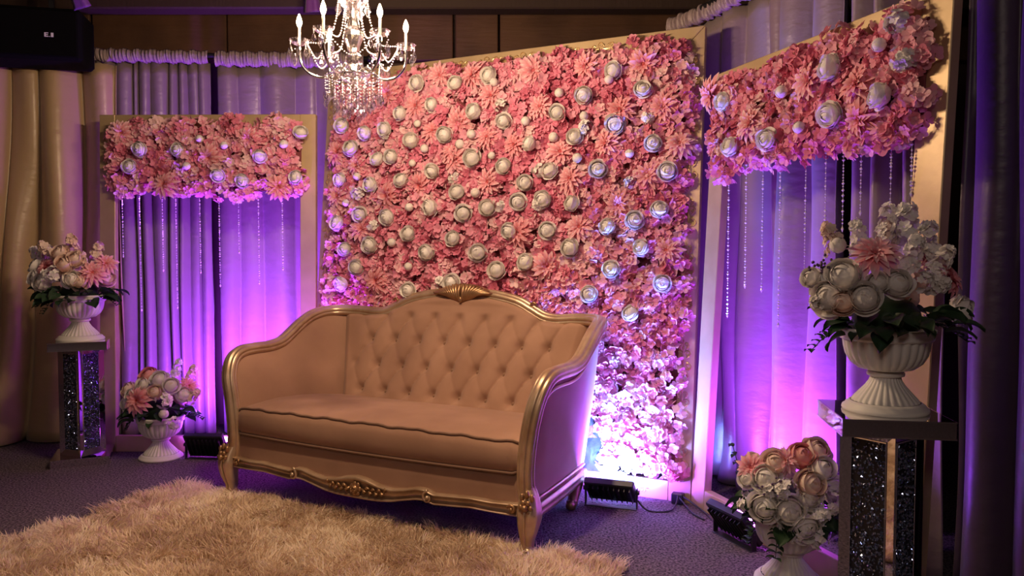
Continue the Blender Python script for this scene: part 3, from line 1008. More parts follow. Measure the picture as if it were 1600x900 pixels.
def make_sofa():
    root = empty('sofa', SOFA_O, SOFA_R, 'tan velvet tufted loveseat with carved gold wooden frame', 'sofa')
    half = [(0.858, 0.0, 0.20), (0.845, -0.004, 0.29), (0.848, -0.006, 0.39), (0.862, -0.006, 0.50), (0.885, 0.0, 0.61), (0.902, 0.04, 0.69), (0.910, 0.11, 0.728),
            (0.913, 0.22, 0.735), (0.914, 0.34, 0.735), (0.914, 0.45, 0.752), (0.914, 0.54, 0.795), (0.912, 0.63, 0.845), (0.907, 0.72, 0.882), (0.893, 0.81, 0.902),
            (0.862, 0.885, 0.908), (0.80, 0.93, 0.910), (0.70, 0.95, 0.906), (0.60, 0.955, 0.898), (0.52, 0.958, 0.908), (0.44, 0.962, 0.945), (0.35, 0.967, 0.985), (0.22, 0.972, 1.012), (0.10, 0.975, 1.024), (0.0, 0.976, 1.027)]
    half = [(x, y * 0.89 + (0.055 * (1 - (x / 0.82) ** 2) if x < 0.81 and y > 0.5 else 0), z) for x, y, z in half]
    left = [(-x, y, z) for x, y, z in half]
    full = left + half[::-1][1:]
    path = catmull(full, 240)
    mb = MB(); add_sweep(mb, path, lobed(0.040, 0.034, 6, 0.14, 42), None, (-1, -0.2, 0))
    mb.build('frame_rail', M['sofa_gold'], root, True)
    # bead lines along the rail
    hp = catmull(half, 121)
    # sample helpers
    def rail_at(t):          # t in 0..23 control index
        k = t / 23.0 * 120; i = min(int(k), 119); return hp[i] + (hp[i + 1] - hp[i]) * (k - i)
    tab = sorted([(p[0], p[1], p[2]) for p in (rail_at(14.6 + q * (23 - 14.6) / 60) for q in range(61))])
    tx = np.array([a[0] for a in tab]); tz = np.array([a[2] for a in tab])

    def zr(s):
        return float(np.interp(abs(s), tx, tz))

    # --- tufted back
    NU, NV = 221, 91
    rows = []
    for i in range(NU):
        a = i / (NU - 1) * 2 - 1
        col = []
        for j in range(NV):
            v = j / (NV - 1)
            zt = zr(a * 0.79) - 0.012
            h = 0.36 + (zt - 0.36) * v
            s = a * lerp(0.69, 0.80, v)
            d = 0.690 + 0.16 * (h - 0.38) / 0.5
            d = min(d, 0.868) + 0.052 * (1 - min(1, (s / 0.80) ** 2)) * v
            p = s / 0.165 + (h - 0.597) / 0.284
            q = s / 0.165 - (h - 0.597) / 0.284
            sp_, sq_ = abs(math.sin(PI * p)), abs(math.sin(PI * q))
            puff = (sq_ ** 0.36) * (0.72 + 0.28 * sp_ ** 0.6)
            ip, iq = round(p), round(q)
            bx = (ip + iq) / 2 * 0.165; bh = 0.597 + (ip - iq) / 2 * 0.284
            fade = max(0, min(1, (0.70 - abs(s)) / 0.09)) * max(0, min(1, (0.90 - h) / 0.05)) * max(0, min(1, (h - 0.39) / 0.06))
            r2 = (s - bx) ** 2 + (h - bh) ** 2
            dim = math.exp(-r2 / 0.0007) * 0.026 * fade
            edge = min(1.0, min(v, 1 - v) * 14) ** 0.5 * min(1.0, (1 - abs(a)) * 18) ** 0.5
            out = 0.012 + edge * (0.040 * (1 - fade) + fade * (0.012 + 0.033 * puff)) - dim
            col.append((s, d - out * 0.9, h + out * 0.42))
        rows.append(col)
    mb = MB(); add_grid(mb, rows)
    back = mb.build('tufted_back', M['velvet'], root, True)
    bmesh_ = MB(); add_ball(bmesh_, (0, 0, 0), 0.0125, 10, 6, (1, 0.6, 1))
    bmsh = bmesh_.mesh('button', M['button'], True)
    for row, h in enumerate((0.455, 0.597, 0.739, 0.881)):
        n = 8 if row in (0, 2) else 7
        for k in range(n):
            s = (k - (n - 1) / 2) * 0.165
            if row == 3 and abs(s) > 0.5: continue
            if row == 1 and abs(s) > 0.6: continue
            o = new_obj('button', bmsh, back)
            d = 0.690 + 0.16 * (h - 0.38) / 0.5
            vv = (h - 0.36) / (zr(s) - 0.372)
            o.location = (s, d + 0.052 * (1 - (s / 0.80) ** 2) * vv - 0.006, h + 0.004)
    # --- inner and outer arms
    for sg in (-1, 1):
        rows = []; orow = []
        nT = 40
        for i in range(nT):
            t = i / (nT - 1)
            top = rail_at(lerp(3.6, 15.0, t))
            bi = np.array([lerp(0.80, 0.675, t), lerp(0.015, 0.735, t), 0.36])
            c = []
            for j in range(14):
                v = j / 13
                p = bi + (top - np.array([0.012, 0, 0.004]) - bi) * v
                bul = 0.030 * math.sin(PI * v) ** 0.7 * min(1, 6 * t) * min(1, 6 * (1 - t))
                c.append((sg * (p[0] - bul), p[1] - bul * 0.4 * t, p[2]))
            rows.append(c)
            to = rail_at(lerp(3.0, 14.4, t))
            bo = np.array([lerp(0.846, 0.805, t), lerp(0.012, 0.70, t), 0.135])
            c = []
            for j in range(14):
                v = j / 13
                p = bo + (to - bo) * v
                bul = 0.016 * math.sin(PI * v) * min(1, 5 * t)
                c.append((sg * (p[0] + 0.004 + bul), p[1], p[2]))
            orow.append(c)
        mb = MB(); add_grid(mb, rows, flip=(sg > 0)); mb.build('inner_arm', M['velvet'], root, True)
        mb = MB(); add_grid(mb, orow, flip=(sg < 0)); mb.build('outer_arm', M['velvet'], root, True)
        # gold bead that edges the outer panel, and the side rail
        e = [(sg * (orow[i][12][0] + 0.006), orow[i][12][1], orow[i][12][2]) if False else (orow[i][12][0] + sg * 0.005, orow[i][12][1], orow[i][12][2] - 0.012) for i in range(0, nT)]
        mb = MB(); add_tube(mb, e, 0.008, 8); mb.build('edge_bead', M['sofa_gold'], root, True)
        mb = MB(); add_sweep(mb, catmull([(sg * 0.862, 0.0, 0.152), (sg * 0.853, 0.25, 0.150), (sg * 0.835, 0.5, 0.147), (sg * 0.815, 0.71, 0.145)], 24), lobed(0.034, 0.022, 4, 0.2, 28), None, (0, 0, 1))
        mb.build('side_rail', M['sofa_gold'], root, True)
        mb = MB(); add_tube(mb, catmull([(sg * 0.868, 0.01, 0.205), (sg * 0.858, 0.25, 0.203), (sg * 0.84, 0.5, 0.20), (sg * 0.82, 0.70, 0.198)], 20), 0.007, 8); mb.build('side_bead', M['sofa_gold'], root, True)
    # --- outer back
    rows = []
    for i in range(41):
        a = i / 40 * 2 - 1
        c = []
        for j in range(8):
            v = j / 7
            zt = zr(a * 0.80)
            p = np.array([a * 0.81, 0.71, 0.135]); q = np.array([a * 0.86, 0.880 + 0.05 * (1 - a * a) - 0.09 * abs(a) ** 6, zt])
            c.append(tuple(p + (q - p) * v))
        rows.append(c)
    mb = MB(); add_grid(mb, rows, flip=True); mb.build('outer_back', M['velvet'], root, True)

    def bow(s):
        return -0.005 - 0.038 * (1 - (s / 0.82) ** 2)
    # --- upholstered apron: a closed box with a bowed front
    n = 41
    S = [-0.835 + 1.67 * i / (n - 1) for i in range(n)]
    prof_z = [0.165, 0.20, 0.25, 0.30, 0.322]
    rows = [[(s, bow(s) + (0.012 if z > 0.31 else 0), z) for z in prof_z] + [(s * 0.9, 0.70, 0.322), (s * 0.9, 0.70, 0.165)] for s in S]
    mb = MB(); add_grid(mb, rows, flip=True)
    mb.add([], []); k = len(rows[0])
    mb.f.append(tuple(range(k))); mb.f.append(tuple((n - 1) * k + i for i in range(k))[::-1])
    for i in range(n - 1):
        mb.f.append((i * k, i * k + k - 1, (i + 1) * k + k - 1, (i + 1) * k))
    mb.build('apron', M['velvet'], root, True)
    # --- seat cushion
    prof = [(0.010, 0.322), (-0.004, 0.328), (-0.014, 0.350), (-0.018, 0.385), (-0.015, 0.42), (-0.006, 0.448), (0.004, 0.456), (0.03, 0.464), (0.10, 0.473), (0.22, 0.478), (0.36, 0.472), (0.52, 0.455), (0.66, 0.432), (0.74, 0.41), (0.76, 0.37), (0.75, 0.325)]
    n = 61
    rows = []
    for i in range(n):
        a = i / (n - 1) * 2 - 1
        e = min(1.0, (1 - abs(a)) * 30) ** 0.4
        c = []
        for (d, z) in prof:
            s = a * lerp(0.815, 0.70, max(0, d) / 0.75)
            zz = 0.39 + (z - 0.39) * (0.86 + 0.14 * e) + 0.010 * (1 - a * a) * (z > 0.40) + (0.003 * math.sin(a * 21) + 0.002 * math.sin(a * 47 + 1)) * (z > 0.44 and d < 0.2)
            c.append((s, d + bow(a * 0.80) + (1 - e) * 0.012, zz))
        rows.append(c)
    mb = MB(); add_grid(mb, rows, flip=True)
    k = len(prof)
    mb.f.append(tuple(range(k))); mb.f.append(tuple((n - 1) * k + i for i in range(k))[::-1])
    cu = mb.build('seat_cushion', M['velvet'], root, True)
    for idx, r_ in ((6, 0.0062), (1, 0.0062)):
        pth = [rows[i][idx] for i in range(n)]
        pth = [(p[0], p[1] - 0.004, p[2] + (0.002 if idx == 6 else -0.002)) for p in pth]
        mb = MB(); add_tube(mb, pth, r_, 8); mb.build('piping', M['piping'], cu, True)

    # --- carved front rail
    kx = [0.0, 0.06, 0.13, 0.20, 0.27, 0.33, 0.375, 0.42, 0.50, 0.60, 0.70, 0.80, 0.84]
    kt = [0.222, 0.214, 0.195, 0.188, 0.198, 0.212, 0.212, 0.196, 0.200, 0.205, 0.200, 0.203, 0.206]
    kb = [0.118, 0.118, 0.121, 0.130, 0.146, 0.158, 0.160, 0.148, 0.152, 0.158, 0.153, 0.150, 0.150]
    n = 121
    secs = [(0.0, 0.000), (0.02, -0.012), (0.09, -0.017), (0.16, -0.012), (0.22, -0.004), (0.45, -0.001), (0.66, -0.004), (0.78, -0.011), (0.84, -0.013), (0.90, -0.018), (0.97, -0.013), (1.0, 0.0)]
    rows = []
    for i in range(n):
        s = -0.84 + 1.68 * i / (n - 1)
        t = float(np.interp(abs(s), kx, kt)); b = float(np.interp(abs(s), kx, kb))
        rows.append([(s, bow(s) - 0.014 + y * 1.25, b + (t - b) * v) for v, y in secs] + [(s, bow(s) + 0.02, t), (s, bow(s) + 0.02, b)])
    mb = MB(); add_grid(mb, rows, flip=True)
    k = len(rows[0])
    for i in range(n - 1):
        mb.f.append((i * k, i * k + k - 1, (i + 1) * k + k - 1, (i + 1) * k))
    fr = mb.build('front_rail', M['sofa_gold'], root, True)
    # C scrolls
    for sg in (-1, 1):
        mb = MB(); pts = []; rad = []
        for q in range(26):
            t = q / 25
            a = PI * 0.5 + t * 2.4 * PI * 0.75
            rr = 0.030 * (1 - 0.72 * t)
            pts.append((sg * (0.392 + rr * math.cos(a) * 0.9), bow(0.39) - 0.030, 0.178 + rr * math.sin(a)))
            rad.append(0.0075 * (1 - 0.35 * t))
        add_tube(mb, pts, rad, 8, normal=(0, 1, 0))
        add_ball(mb, (sg * 0.392, bow(0.39) - 0.034, 0.178), 0.010, 8, 6)
        mb.build('scroll', M['sofa_gold'], fr, True)
    # centre rose with leafy sprays
    mb = MB()
    yb = bow(0) - 0.036
    add_ball(mb, (0, yb, 0.165), 0.020, 10, 6, (1, 0.8, 1))
    for q in range(7):
        a = 2 * PI * q / 7
        add_ball(mb, (0.021 * math.cos(a), yb + 0.006, 0.165 + 0.024 * math.sin(a)), 0.014, 8, 5, (1, 0.6, 1))
    for q in range(3):
        a = 2 * PI * q / 3 + 0.5
        add_tube(mb, [(0.012 * math.cos(a + t), yb - 0.014, 0.165 + 0.013 * math.sin(a + t)) for t in np.linspace(0, 1.6, 6)], 0.004, 6)
    mb.build('carved_rose', M['sofa_gold_dark'], fr, True)
    for sg in (-1, 1):
        mb = MB()
        for q in range(8):
            t = q / 7
            x = sg * (0.035 + 0.125 * t); z = 0.168 - 0.006 * math.sin(t * PI) + 0.004 * t
            L_ = 0.030 * (1.1 - 0.5 * t)
            y = bow(x) - 0.026
            add_sweep(mb, [(x, y, z), (x + sg * L_ * 0.5, y - 0.008, z + 0.012 * (1 if q % 2 else -1)), (x + sg * L_, y, z + 0.006 * (1 if q % 2 else -1))], circ(1.0, 6), [0.006, 0.0085, 0.003], (0, 1, 0))
        mb.build('leaf_spray', M['sofa_gold_dark'], fr, True)
    # --- front legs
    for sg in (-1, 1):
        mb = MB()
        pp = catmull([(sg * 0.850, 0.005, 0.27), (sg * 0.866, -0.012, 0.215), (sg * 0.872, -0.024, 0.165), (sg * 0.866, -0.024, 0.11), (sg * 0.860, -0.018, 0.06), (sg * 0.862, -0.022, 0.028), (sg * 0.866, -0.030, 0.006)], 30)
        rr = np.interp(np.linspace(0, 1, 30), [0, 0.16, 0.33, 0.5, 0.67, 0.84, 1.0], [0.034, 0.047, 0.055, 0.045, 0.032, 0.028, 0.036])
        add_sweep(mb, pp, lobed(1.0, 1.0, 4, 0.10, 24), list(rr), (0, 1, 0))
        lg = mb.build('leg', M['sofa_gold'], root, True)
        mb = MB()
        c = (sg * 0.874, -0.074, 0.205)
        add_ball(mb, c, 0.015, 8, 6)
        for q in range(6):
            a = 2 * PI * q / 6
            add_ball(mb, (c[0] + 0.022 * math.cos(a), c[1] + 0.010, c[2] + 0.022 * math.sin(a)), 0.0125, 8, 5, (1, 0.8, 1))
        for (x, z) in ((0.024, 0.04), (-0.022, 0.038), (0.03, -0.034), (-0.026, -0.034), (0.0, 0.052), (0.002, -0.05)):
            add_ball(mb, (c[0] + x, c[1] + 0.022, c[2] + z), 0.014, 8, 5, (0.8, 0.8, 1.3))
        mb.build('carved_blossom', M['sofa_gold_dark'], lg, True)
        mb = MB(); pts = []
        for q in range(20):
            t = q / 19; a = sg * (PI * 0.9 - 2.2 * PI * t * 0.8) if sg > 0 else PI - (PI * 0.9 - 2.2 * PI * t * 0.8)
            rr_ = 0.021 * (1 - 0.7 * t)
            pts.append((sg * 0.796 + rr_ * math.cos(a), bow(0.8) - 0.036, 0.180 + rr_ * math.sin(a)))
        add_tube(mb, pts, 0.006, 7, normal=(0, 1, 0)); add_ball(mb, (sg * 0.796, bow(0.8) - 0.036, 0.18), 0.009, 8, 5)
        mb.build('scroll', M['sofa_gold_dark'], lg, True)
        # ribs down the leg
        mb = MB(); add_tube(mb, [(p[0], p[1] - r_ * 0.96, p[2]) for p, r_ in zip(pp[3:26], rr[3:26])], 0.006, 6); mb.build('leg_rib', M['sofa_gold'], lg, True)
        # rear legs with scroll toes
        mb = MB()
        pp = catmull([(sg * 0.80, 0.66, 0.16), (sg * 0.803, 0.645, 0.12), (sg * 0.806, 0.61, 0.07), (sg * 0.808, 0.59, 0.035), (sg * 0.81, 0.565, 0.022)], 22)
        rr = np.interp(np.linspace(0, 1, 22), [0, 0.3, 0.6, 0.85, 1], [0.042, 0.036, 0.026, 0.024, 0.021])
        add_sweep(mb, pp, circ(1.0, 12), list(rr), (1, 0, 0))
        lg = mb.build('leg', M['sofa_gold'], root, True)
        mb = MB(); add_tube(mb, [(sg * 0.81 - 0.02, 0.563, 0.026), (sg * 0.81, 0.563, 0.026), (sg * 0.81 + 0.02, 0.563, 0.026)], [0.020, 0.026, 0.020], 12, normal=(0, 0, 1)); mb.build('scroll_toe', M['sofa_gold'], lg, True)
    # --- crest carving: a fan of acanthus flutes
    mb = MB()
    for sg in (-1, 1):
        for q in range(9):
            t = q / 8
            base = Vector((sg * lerp(0.004, 0.055, t), 0.872, lerp(0.972, 0.996, t)))
            tip = Vector((sg * lerp(0.012, 0.195, t ** 0.9), 0.884, lerp(1.084, 1.030, t ** 1.6)))
            mid = (base + tip) / 2 + Vector((sg * lerp(0.006, -0.004, t), -0.016, lerp(0.0, 0.016, t)))
            add_sweep(mb, catmull([base, mid, tip], 9), circ(1.0, 7), [0.004, 0.007, 0.009, 0.0105, 0.0115, 0.0118, 0.011, 0.009, 0.004], (0, 1, 0))
    add_ball(mb, (0, 0.862, 0.992), 0.013, 8, 6, (0.9, 0.8, 1.5))
    mb.build('crest_carving', M['sofa_gold_dark'], root, True)
    mb = MB()
    rows = []
    for i in range(41):
        s = -0.17 + 0.34 * i / 40
        zt = 1.082 - 1.35 * s * s
        rows.append([(s, 0.885, 0.99), (s, 0.883, zt - 0.006), (s, 0.893, zt), (s, 0.925, zt), (s, 0.932, zt - 0.01), (s, 0.930, 0.99)])
    add_grid(mb, rows, flip=True); mb.build('crest_rail', M['sofa_gold_dark'], root, True)
    for sg in (-1, 1):
        mb = MB(); pts = []
        for q in range(14):
            t = q / 13; a = PI * 0.1 + t * 1.5 * PI
            rr_ = 0.019 * (1 - 0.55 * t)
            pts.append((sg * (0.452 + rr_ * math.cos(a)), 0.872, 0.972 + rr_ * math.sin(a)))
        add_tube(mb, pts, [0.007 * (1.1 - 0.5 * q / 13) for q in range(14)], 7, normal=(0, 1, 0))
        mb.build('leaf_curl', M['sofa_gold_dark'], root, True)
    return root


make_sofa()


# ------------------------------------------------------------------ shag rug
def make_rug():
    yaw = R(-25.8)
    LX, LY = 2.50, 1.75
    root = empty('shag_rug', (-1.775, 4.09, 0), yaw, 'cream and beige long pile shag rug in front of the sofa', 'rug')
    mb = MB(); add_box(mb, 0.02, LX - 0.02, -LY + 0.02, -0.02, 0.001, 0.014, 0.004); mb.build('rug_backing', simple('rug_backing', (0.34, 0.25, 0.19), 0.9), root)
    r = np.random.default_rng(12)
    # clumps that lean together
    nc = 2600
    C = np.stack([r.uniform(0, LX, nc), r.uniform(-LY, 0, nc)], 1)
    ang = r.uniform(0, 2 * PI, nc)
    big = np.sin(C[:, 0] * 7.1 + 1.3 * np.sin(C[:, 1] * 5)) + np.cos(C[:, 1] * 8.3 + C[:, 0] * 3)
    lean = np.stack([np.cos(ang), np.sin(ang)], 1) * 0.75 + np.stack([0.25 * np.cos(big * 2), 0.25 * np.sin(big * 2)], 1)
    ct = np.clip(0.48 + 0.2 * big + r.normal(size=nc) * 0.24, 0, 1)  # random clump tone, contrast widened to paint in shaded locks
    ch = r.uniform(0.6, 1.3, nc)
    per = 44
    N = nc * per
    ci = np.repeat(np.arange(nc), per)
    base = C[ci] + r.normal(size=(N, 2)) * 0.024
    ok = (base[:, 0] > 0.005) & (base[:, 0] < LX - 0.005) & (base[:, 1] < -0.005) & (base[:, 1] > -LY + 0.005)
    base = base[ok]; ci = ci[ok]; N = len(base)
    h = r.uniform(0.030, 0.055, N) * ch[ci]
    ln = lean[ci] + r.normal(size=(N, 2)) * 0.28
    wd = r.uniform(0.0016, 0.0032, N)
    fa = r.uniform(0, 2 * PI, N)
    side = np.stack([np.cos(fa), np.sin(fa)], 1) * wd[:, None]
    tt = np.clip(ct[ci] + r.normal(size=N) * 0.13, 0, 1)
    V = np.zeros((N, 6, 3)); T = np.zeros((N, 6))
    for k, (t, wf) in enumerate(((0.0, 1.0), (0.55, 0.9), (1.0, 0.25))):
        cx = base + ln * (h * t ** 1.5 * 0.85)[:, None]
        z = 0.010 + h * (t - 0.25 * t * t * np.clip(np.linalg.norm(ln, axis=1), 0, 1.3))
        V[:, 2 * k, :2] = cx - side * wf; V[:, 2 * k + 1, :2] = cx + side * wf
        V[:, 2 * k, 2] = z; V[:, 2 * k + 1, 2] = z
        T[:, 2 * k] = tt; T[:, 2 * k + 1] = tt
    b = np.arange(N)[:, None] * 6
    Q = np.concatenate([b + np.array([0, 1, 3, 2]), b + np.array([2, 3, 5, 4])])
    o = new_obj('pile', np_mesh('pile', V.reshape(-1, 3), Q, T.ravel(), M['fur'], True), root)
    tag(o, 'long shaggy cream pile', None, None, 'stuff')
    return root


make_rug()
mb = MB()
add_tube(mb, catmull([(-0.60, 3.42, 0.062), (-0.56, 3.43, 0.066), (-0.52, 3.40, 0.064), (-0.54, 3.37, 0.062), (-0.60, 3.38, 0.062), (-0.62, 3.41, 0.062)], 24), 0.0012, 5)
tag(mb.build('wire_loop', M['mirror_edge'], None, True), 'thin pale wire loop lying on the rug in front of the sofa', 'wire')


# ------------------------------------------------------------------ mirrored pedestals
def make_pedestal(loc, rz, label):
    root = empty('mirrored_pedestal', loc, rz, label, 'pedestal', 'mirrored pedestals')
    H = 0.735; w = 0.165
    def plate(name, z0, z1, hw):
        mb = MB(); add_box(mb, -hw, hw, -hw, hw, z0, z1, 0.003)
        p = mb.build(name, M['mirror'], root)
        for z in (z0 + 0.002, z1 - 0.002):
            mb = MB()
            for (a, b) in (((-hw, -hw), (hw, -hw)), ((hw, -hw), (hw, hw)), ((hw, hw), (-hw, hw)), ((-hw, hw), (-hw, -hw))):
                x0, x1 = sorted((a[0], b[0])); y0, y1 = sorted((a[1], b[1]))
                add_box(mb, x0 - 0.001, x1 + 0.001, y0 - 0.001, y1 + 0.001, z - 0.002, z + 0.002)
            mb.build('edge_strip', M['mirror_edge'], p)
        return p
    plate('base', 0.0, 0.05, w)
    plate('top', H - 0.05, H, w)
    # column turned 45 degrees: four framed faces filled with crushed crystal
    s = 0.092   # half side
    mb = MB(); q = Matrix.Rotation(PI / 4, 4, 'Z')
    add_box(mb, -s + 0.014, s - 0.014, -s + 0.014, s - 0.014, 0.05, H - 0.05, 0, q)
    mb.build('core', M['gem_bed'], root)
    z0, z1 = 0.05, H - 0.05
    for f in range(4):
        A = Matrix.Rotation(PI / 4 + f * PI / 2, 4, 'Z')
        fw = 0.034
        # bevelled mirror border: outer edge flush, inner edge recessed
        o_ = [(-s, z0), (s, z0), (s, z1), (-s, z1)]
        i_ = [(-s + fw, z0 + fw), (s - fw, z0 + fw), (s - fw, z1 - fw * 0.8), (-s + fw, z1 - fw * 0.8)]
        mb = MB()
        V = [(x, -s, z) for x, z in o_] + [(x, -s + 0.012, z) for x, z in i_]
        mb.add([A @ Vector(p) for p in V], [(k, (k + 1) % 4, 4 + (k + 1) % 4, 4 + k) for k in range(4)])
        fm = mb.build('mirror_border', M['mirror'], root)
        mb = MB()
        r = random.Random(f)
        for (p, q2) in zip(i_, i_[1:] + i_[:1]):
            add_tube(mb, [A @ Vector((lerp(p[0], q2[0], t), -s + 0.010, lerp(p[1], q2[1], t))) for t in (0, 0.5, 1)], 0.0018, 5)
        mb.build('edge_strip', M['mirror_edge'], fm)
        mb = MB()
        zz = z0 + fw
        for k in range(950):
            x = r.uniform(-s + fw, s - fw); z = r.uniform(z0 + fw, z1 - fw * 0.8)
            g = r.uniform(0.0028, 0.0058)
            rot = Matrix.Rotation(r.uniform(0, 3), 4, Vector((r.random(), r.random(), r.random() + 0.1)))
            T_ = A @ Matrix.Translation((x, -s + 0.0135 + r.uniform(-0.003, 0.001), z)) @ rot
            mb.add([(g, 0, 0), (-g * 0.6, g * 0.9, 0), (-g * 0.5, -g * 0.8, 0.1 * g), (0, 0, g * 1.1), (0, 0, -g)], [(0, 1, 3), (1, 2, 3), (2, 0, 3), (1, 0, 4), (2, 1, 4), (0, 2, 4)], 0.5, T_)
        tag(mb.build('crushed_crystal', M['gem'], root), kind='stuff')
    return root


make_pedestal((-2.60, 4.612, 0), R(23), 'distant mirrored pedestal with crystal column beside the tan drape').scale = (0.94, 0.94, 1)
make_pedestal((1.13, 2.325, 0), R(-9), 'near mirrored pedestal with crystal column at the lower right').scale = (0.93, 0.93, 1.048)


# ------------------------------------------------------------------ urns and bouquets
def make_urn(loc, label, k=1.0):
    root = empty('urn', loc, random.uniform(0, 1), label, 'urn', 'white fluted urns')
    NF = 28
    n = NF * 6
    prof = [(0.0, 0.0), (0.128, 0.0), (0.132, 0.006), (0.130, 0.014), (0.122, 0.018), (0.120, 0.024), (0.112, 0.030), (0.106, 0.032)]
    mb = MB(); add_lathe(mb, [(r * k, z * k) for r, z in prof], 64, cap=False); mb.build('foot', M['urn'], root, True)
    prof = [(0.104, 0.032), (0.098, 0.042), (0.080, 0.062), (0.062, 0.082), (0.050, 0.100), (0.046, 0.112)]
    mb = MB(); add_lathe(mb, [(r * k, z * k) for r, z in prof], n, cap=False, mod=lambda j, a: 1 - 0.05 * (0.5 + 0.5 * math.cos(NF * a)) ** 2); mb.build('fluted_stem', M['urn'], root, True)
    prof = [(0.046, 0.112), (0.056, 0.116), (0.058, 0.122), (0.056, 0.128), (0.048, 0.131)]
    mb = MB(); add_lathe(mb, [(r * k, z * k) for r, z in prof], 48, cap=False); mb.build('collar', M['urn'], root, True)
    prof = [(0.048, 0.131), (0.085, 0.140), (0.110, 0.160), (0.124, 0.185), (0.130, 0.210), (0.133, 0.232)]
    mb = MB(); add_lathe(mb, [(r * k, z * k) for r, z in prof], n, cap=False, mod=lambda j, a: 1 - 0.045 * (0.5 + 0.5 * math.cos(NF * a)) ** 3 * (0.3 if j in (0,) else 1)); mb.build('fluted_bowl', M['urn'], root, True)
    prof = [(0.133, 0.232), (0.140, 0.236), (0.142, 0.242), (0.140, 0.247), (0.143, 0.256), (0.147, 0.262), (0.147, 0.270), (0.140, 0.272), (0.132, 0.268), (0.128, 0.250), (0.0, 0.245)]
    mb = MB(); add_lathe(mb, [(r * k, z * k) for r, z in prof], 72, cap=False); mb.build('rim', M['urn'], root, True)
    return root


def leaf_mesh(seed):
    r = random.Random(seed)
    mb = MB()

    def fn(a, t):
        wd = 0.36 * math.sin(PI * min(1, 0.05 + 0.95 * t ** 0.8)) ** 0.75
        return (a * wd, t, 0.10 * a * a + 0.22 * math.sin(t * 2.2) - 0.25 * t * t + 0.02 * r.uniform(-1, 1))
    add_grid(mb, petal_grid(fn, 5, 7), tint=0.5)
    return mb.mesh('leaf', M['leaf'], True)


LEAVES = [leaf_mesh(k) for k in range(3)]


def bouquet(loc, label, items, seed, leaf_n=26, leaf_r=0.15, droop=(), R0=0.16, fill=6):
    """items: (kind, dx, dy, dz, size): offsets from the urn mouth centre; flowers face outward from the bouquet core"""
    r = random.Random(seed)
    root = empty('bouquet', loc, 0, label, 'bouquet')
    mb = MB(); add_ball(mb, (0, 0, 0.03), 0.105, 12, 8, (1, 1, 0.75), 0.1); mb.build('leafy_core', M['leaf'], root, True)
    core = Vector((0, 0.02, 0.05))
    pool = {'rose': (PEONY, 'peony'), 'blush': (BLUSH, 'blush_peony'), 'pinkrose': (PINKR, 'pink_rose'), 'dahlia': (DAHL, 'dahlia'), 'bud': (BUDS, 'bud'),
            'sprig': (SPRIG, 'white_blossom_sprig'), 'stock': (STOCK[:1], 'white_stock_spike'), 'bstock': (STOCK[1:], 'blush_stock_spike')}
    its = list(items)
    for k in range(fill):      # the far side of the bouquet
        a = r.uniform(0.2, PI - 0.2)
        its.append((r.choice(['rose', 'blush', 'dahlia', 'sprig']), math.cos(a) * R0 * 0.85, math.sin(a) * R0 * 0.62, r.uniform(0.06, 0.17), 0.045))
    for (kind, x, y, z, s) in its:
        ms, nm = pool[kind]
        p = Vector((x, y, z)); d = (p - core)
        d.normalize()
        if kind in ('stock', 'bstock'): d = (d + Vector((0, 0, 0.8))).normalized()
        elif y < 0.02: d = (d + Vector((0, -0.55, 0.05))).normalized()
        place(r.choice(ms), nm, root, p, d, s)
    for k in range(5):
        a = r.uniform(0, 2 * PI)
        tip = Vector((math.cos(a) * 0.07, math.sin(a) * 0.07, 0.10))
        mb = MB(); add_tube(mb, [(0, 0, -0.01), tip * 0.5, tip], 0.003, 5); mb.build('stem', M['stem'], root)
    for k in range(leaf_n):
        a = 2 * PI * k / leaf_n + r.uniform(-0.15, 0.15)
        rr = leaf_r * r.uniform(0.55, 1.0)
        p = Vector((math.cos(a) * rr, math.sin(a) * rr, r.uniform(-0.02, 0.06)))
        d = Vector((math.cos(a), math.sin(a), r.uniform(-0.65, 0.25)))
        o = new_obj('leaf', r.choice(LEAVES), root)
        o.rotation_mode = 'QUATERNION'
        o.rotation_quaternion = d.to_track_quat('Y', 'Z') @ Matrix.Rotation(r.uniform(-0.7, 0.7), 3, 'Y').to_quaternion()
        o.location = p; sc = r.uniform(0.065, 0.095); o.scale = (sc, sc, sc)
    for (a, L, dz) in droop:   # trailing eucalyptus sprays
        mb = MB()
        d = Vector((math.cos(a), math.sin(a), 0))
        pts = [d * 0.11 + Vector((0, 0, 0.02)), d * (0.11 + L * 0.5) + Vector((0, 0, 0.02 + dz * 0.25)), d * (0.11 + L) + Vector((0, 0, 0.02 + dz))]
        pts = catmull(pts, 12)
        add_tube(mb, pts, 0.0016, 5); sp = mb.build('trailing_spray', M['stem'], root)
        for q in range(2, 12):
            for sg in (-1, 1):
                o = new_obj('leaf', r.choice(LEAVES), sp)
                dd = d * 0.5 + d.cross(Vector((0, 0, 1))) * sg + Vector((0, 0, r.uniform(-0.3, 0.3)))
                o.rotation_mode = 'QUATERNION'; o.rotation_quaternion = dd.to_track_quat('Y', 'Z')
                o.location = pts[q]; sc = r.uniform(0.026, 0.036); o.scale = (sc, sc, sc)
    return root


def berries(root, at, seed):
    r = random.Random(seed)
    mb = MB()
    for k in range(26):
        p = (at[0] + r.gauss(0, 0.022), at[1] + r.gauss(0, 0.015), at[2] + r.gauss(0, 0.014))
        add_ball(mb, p, 0.005, 6, 4)
    mb.build('berry_cluster', M['berry'], root, True)


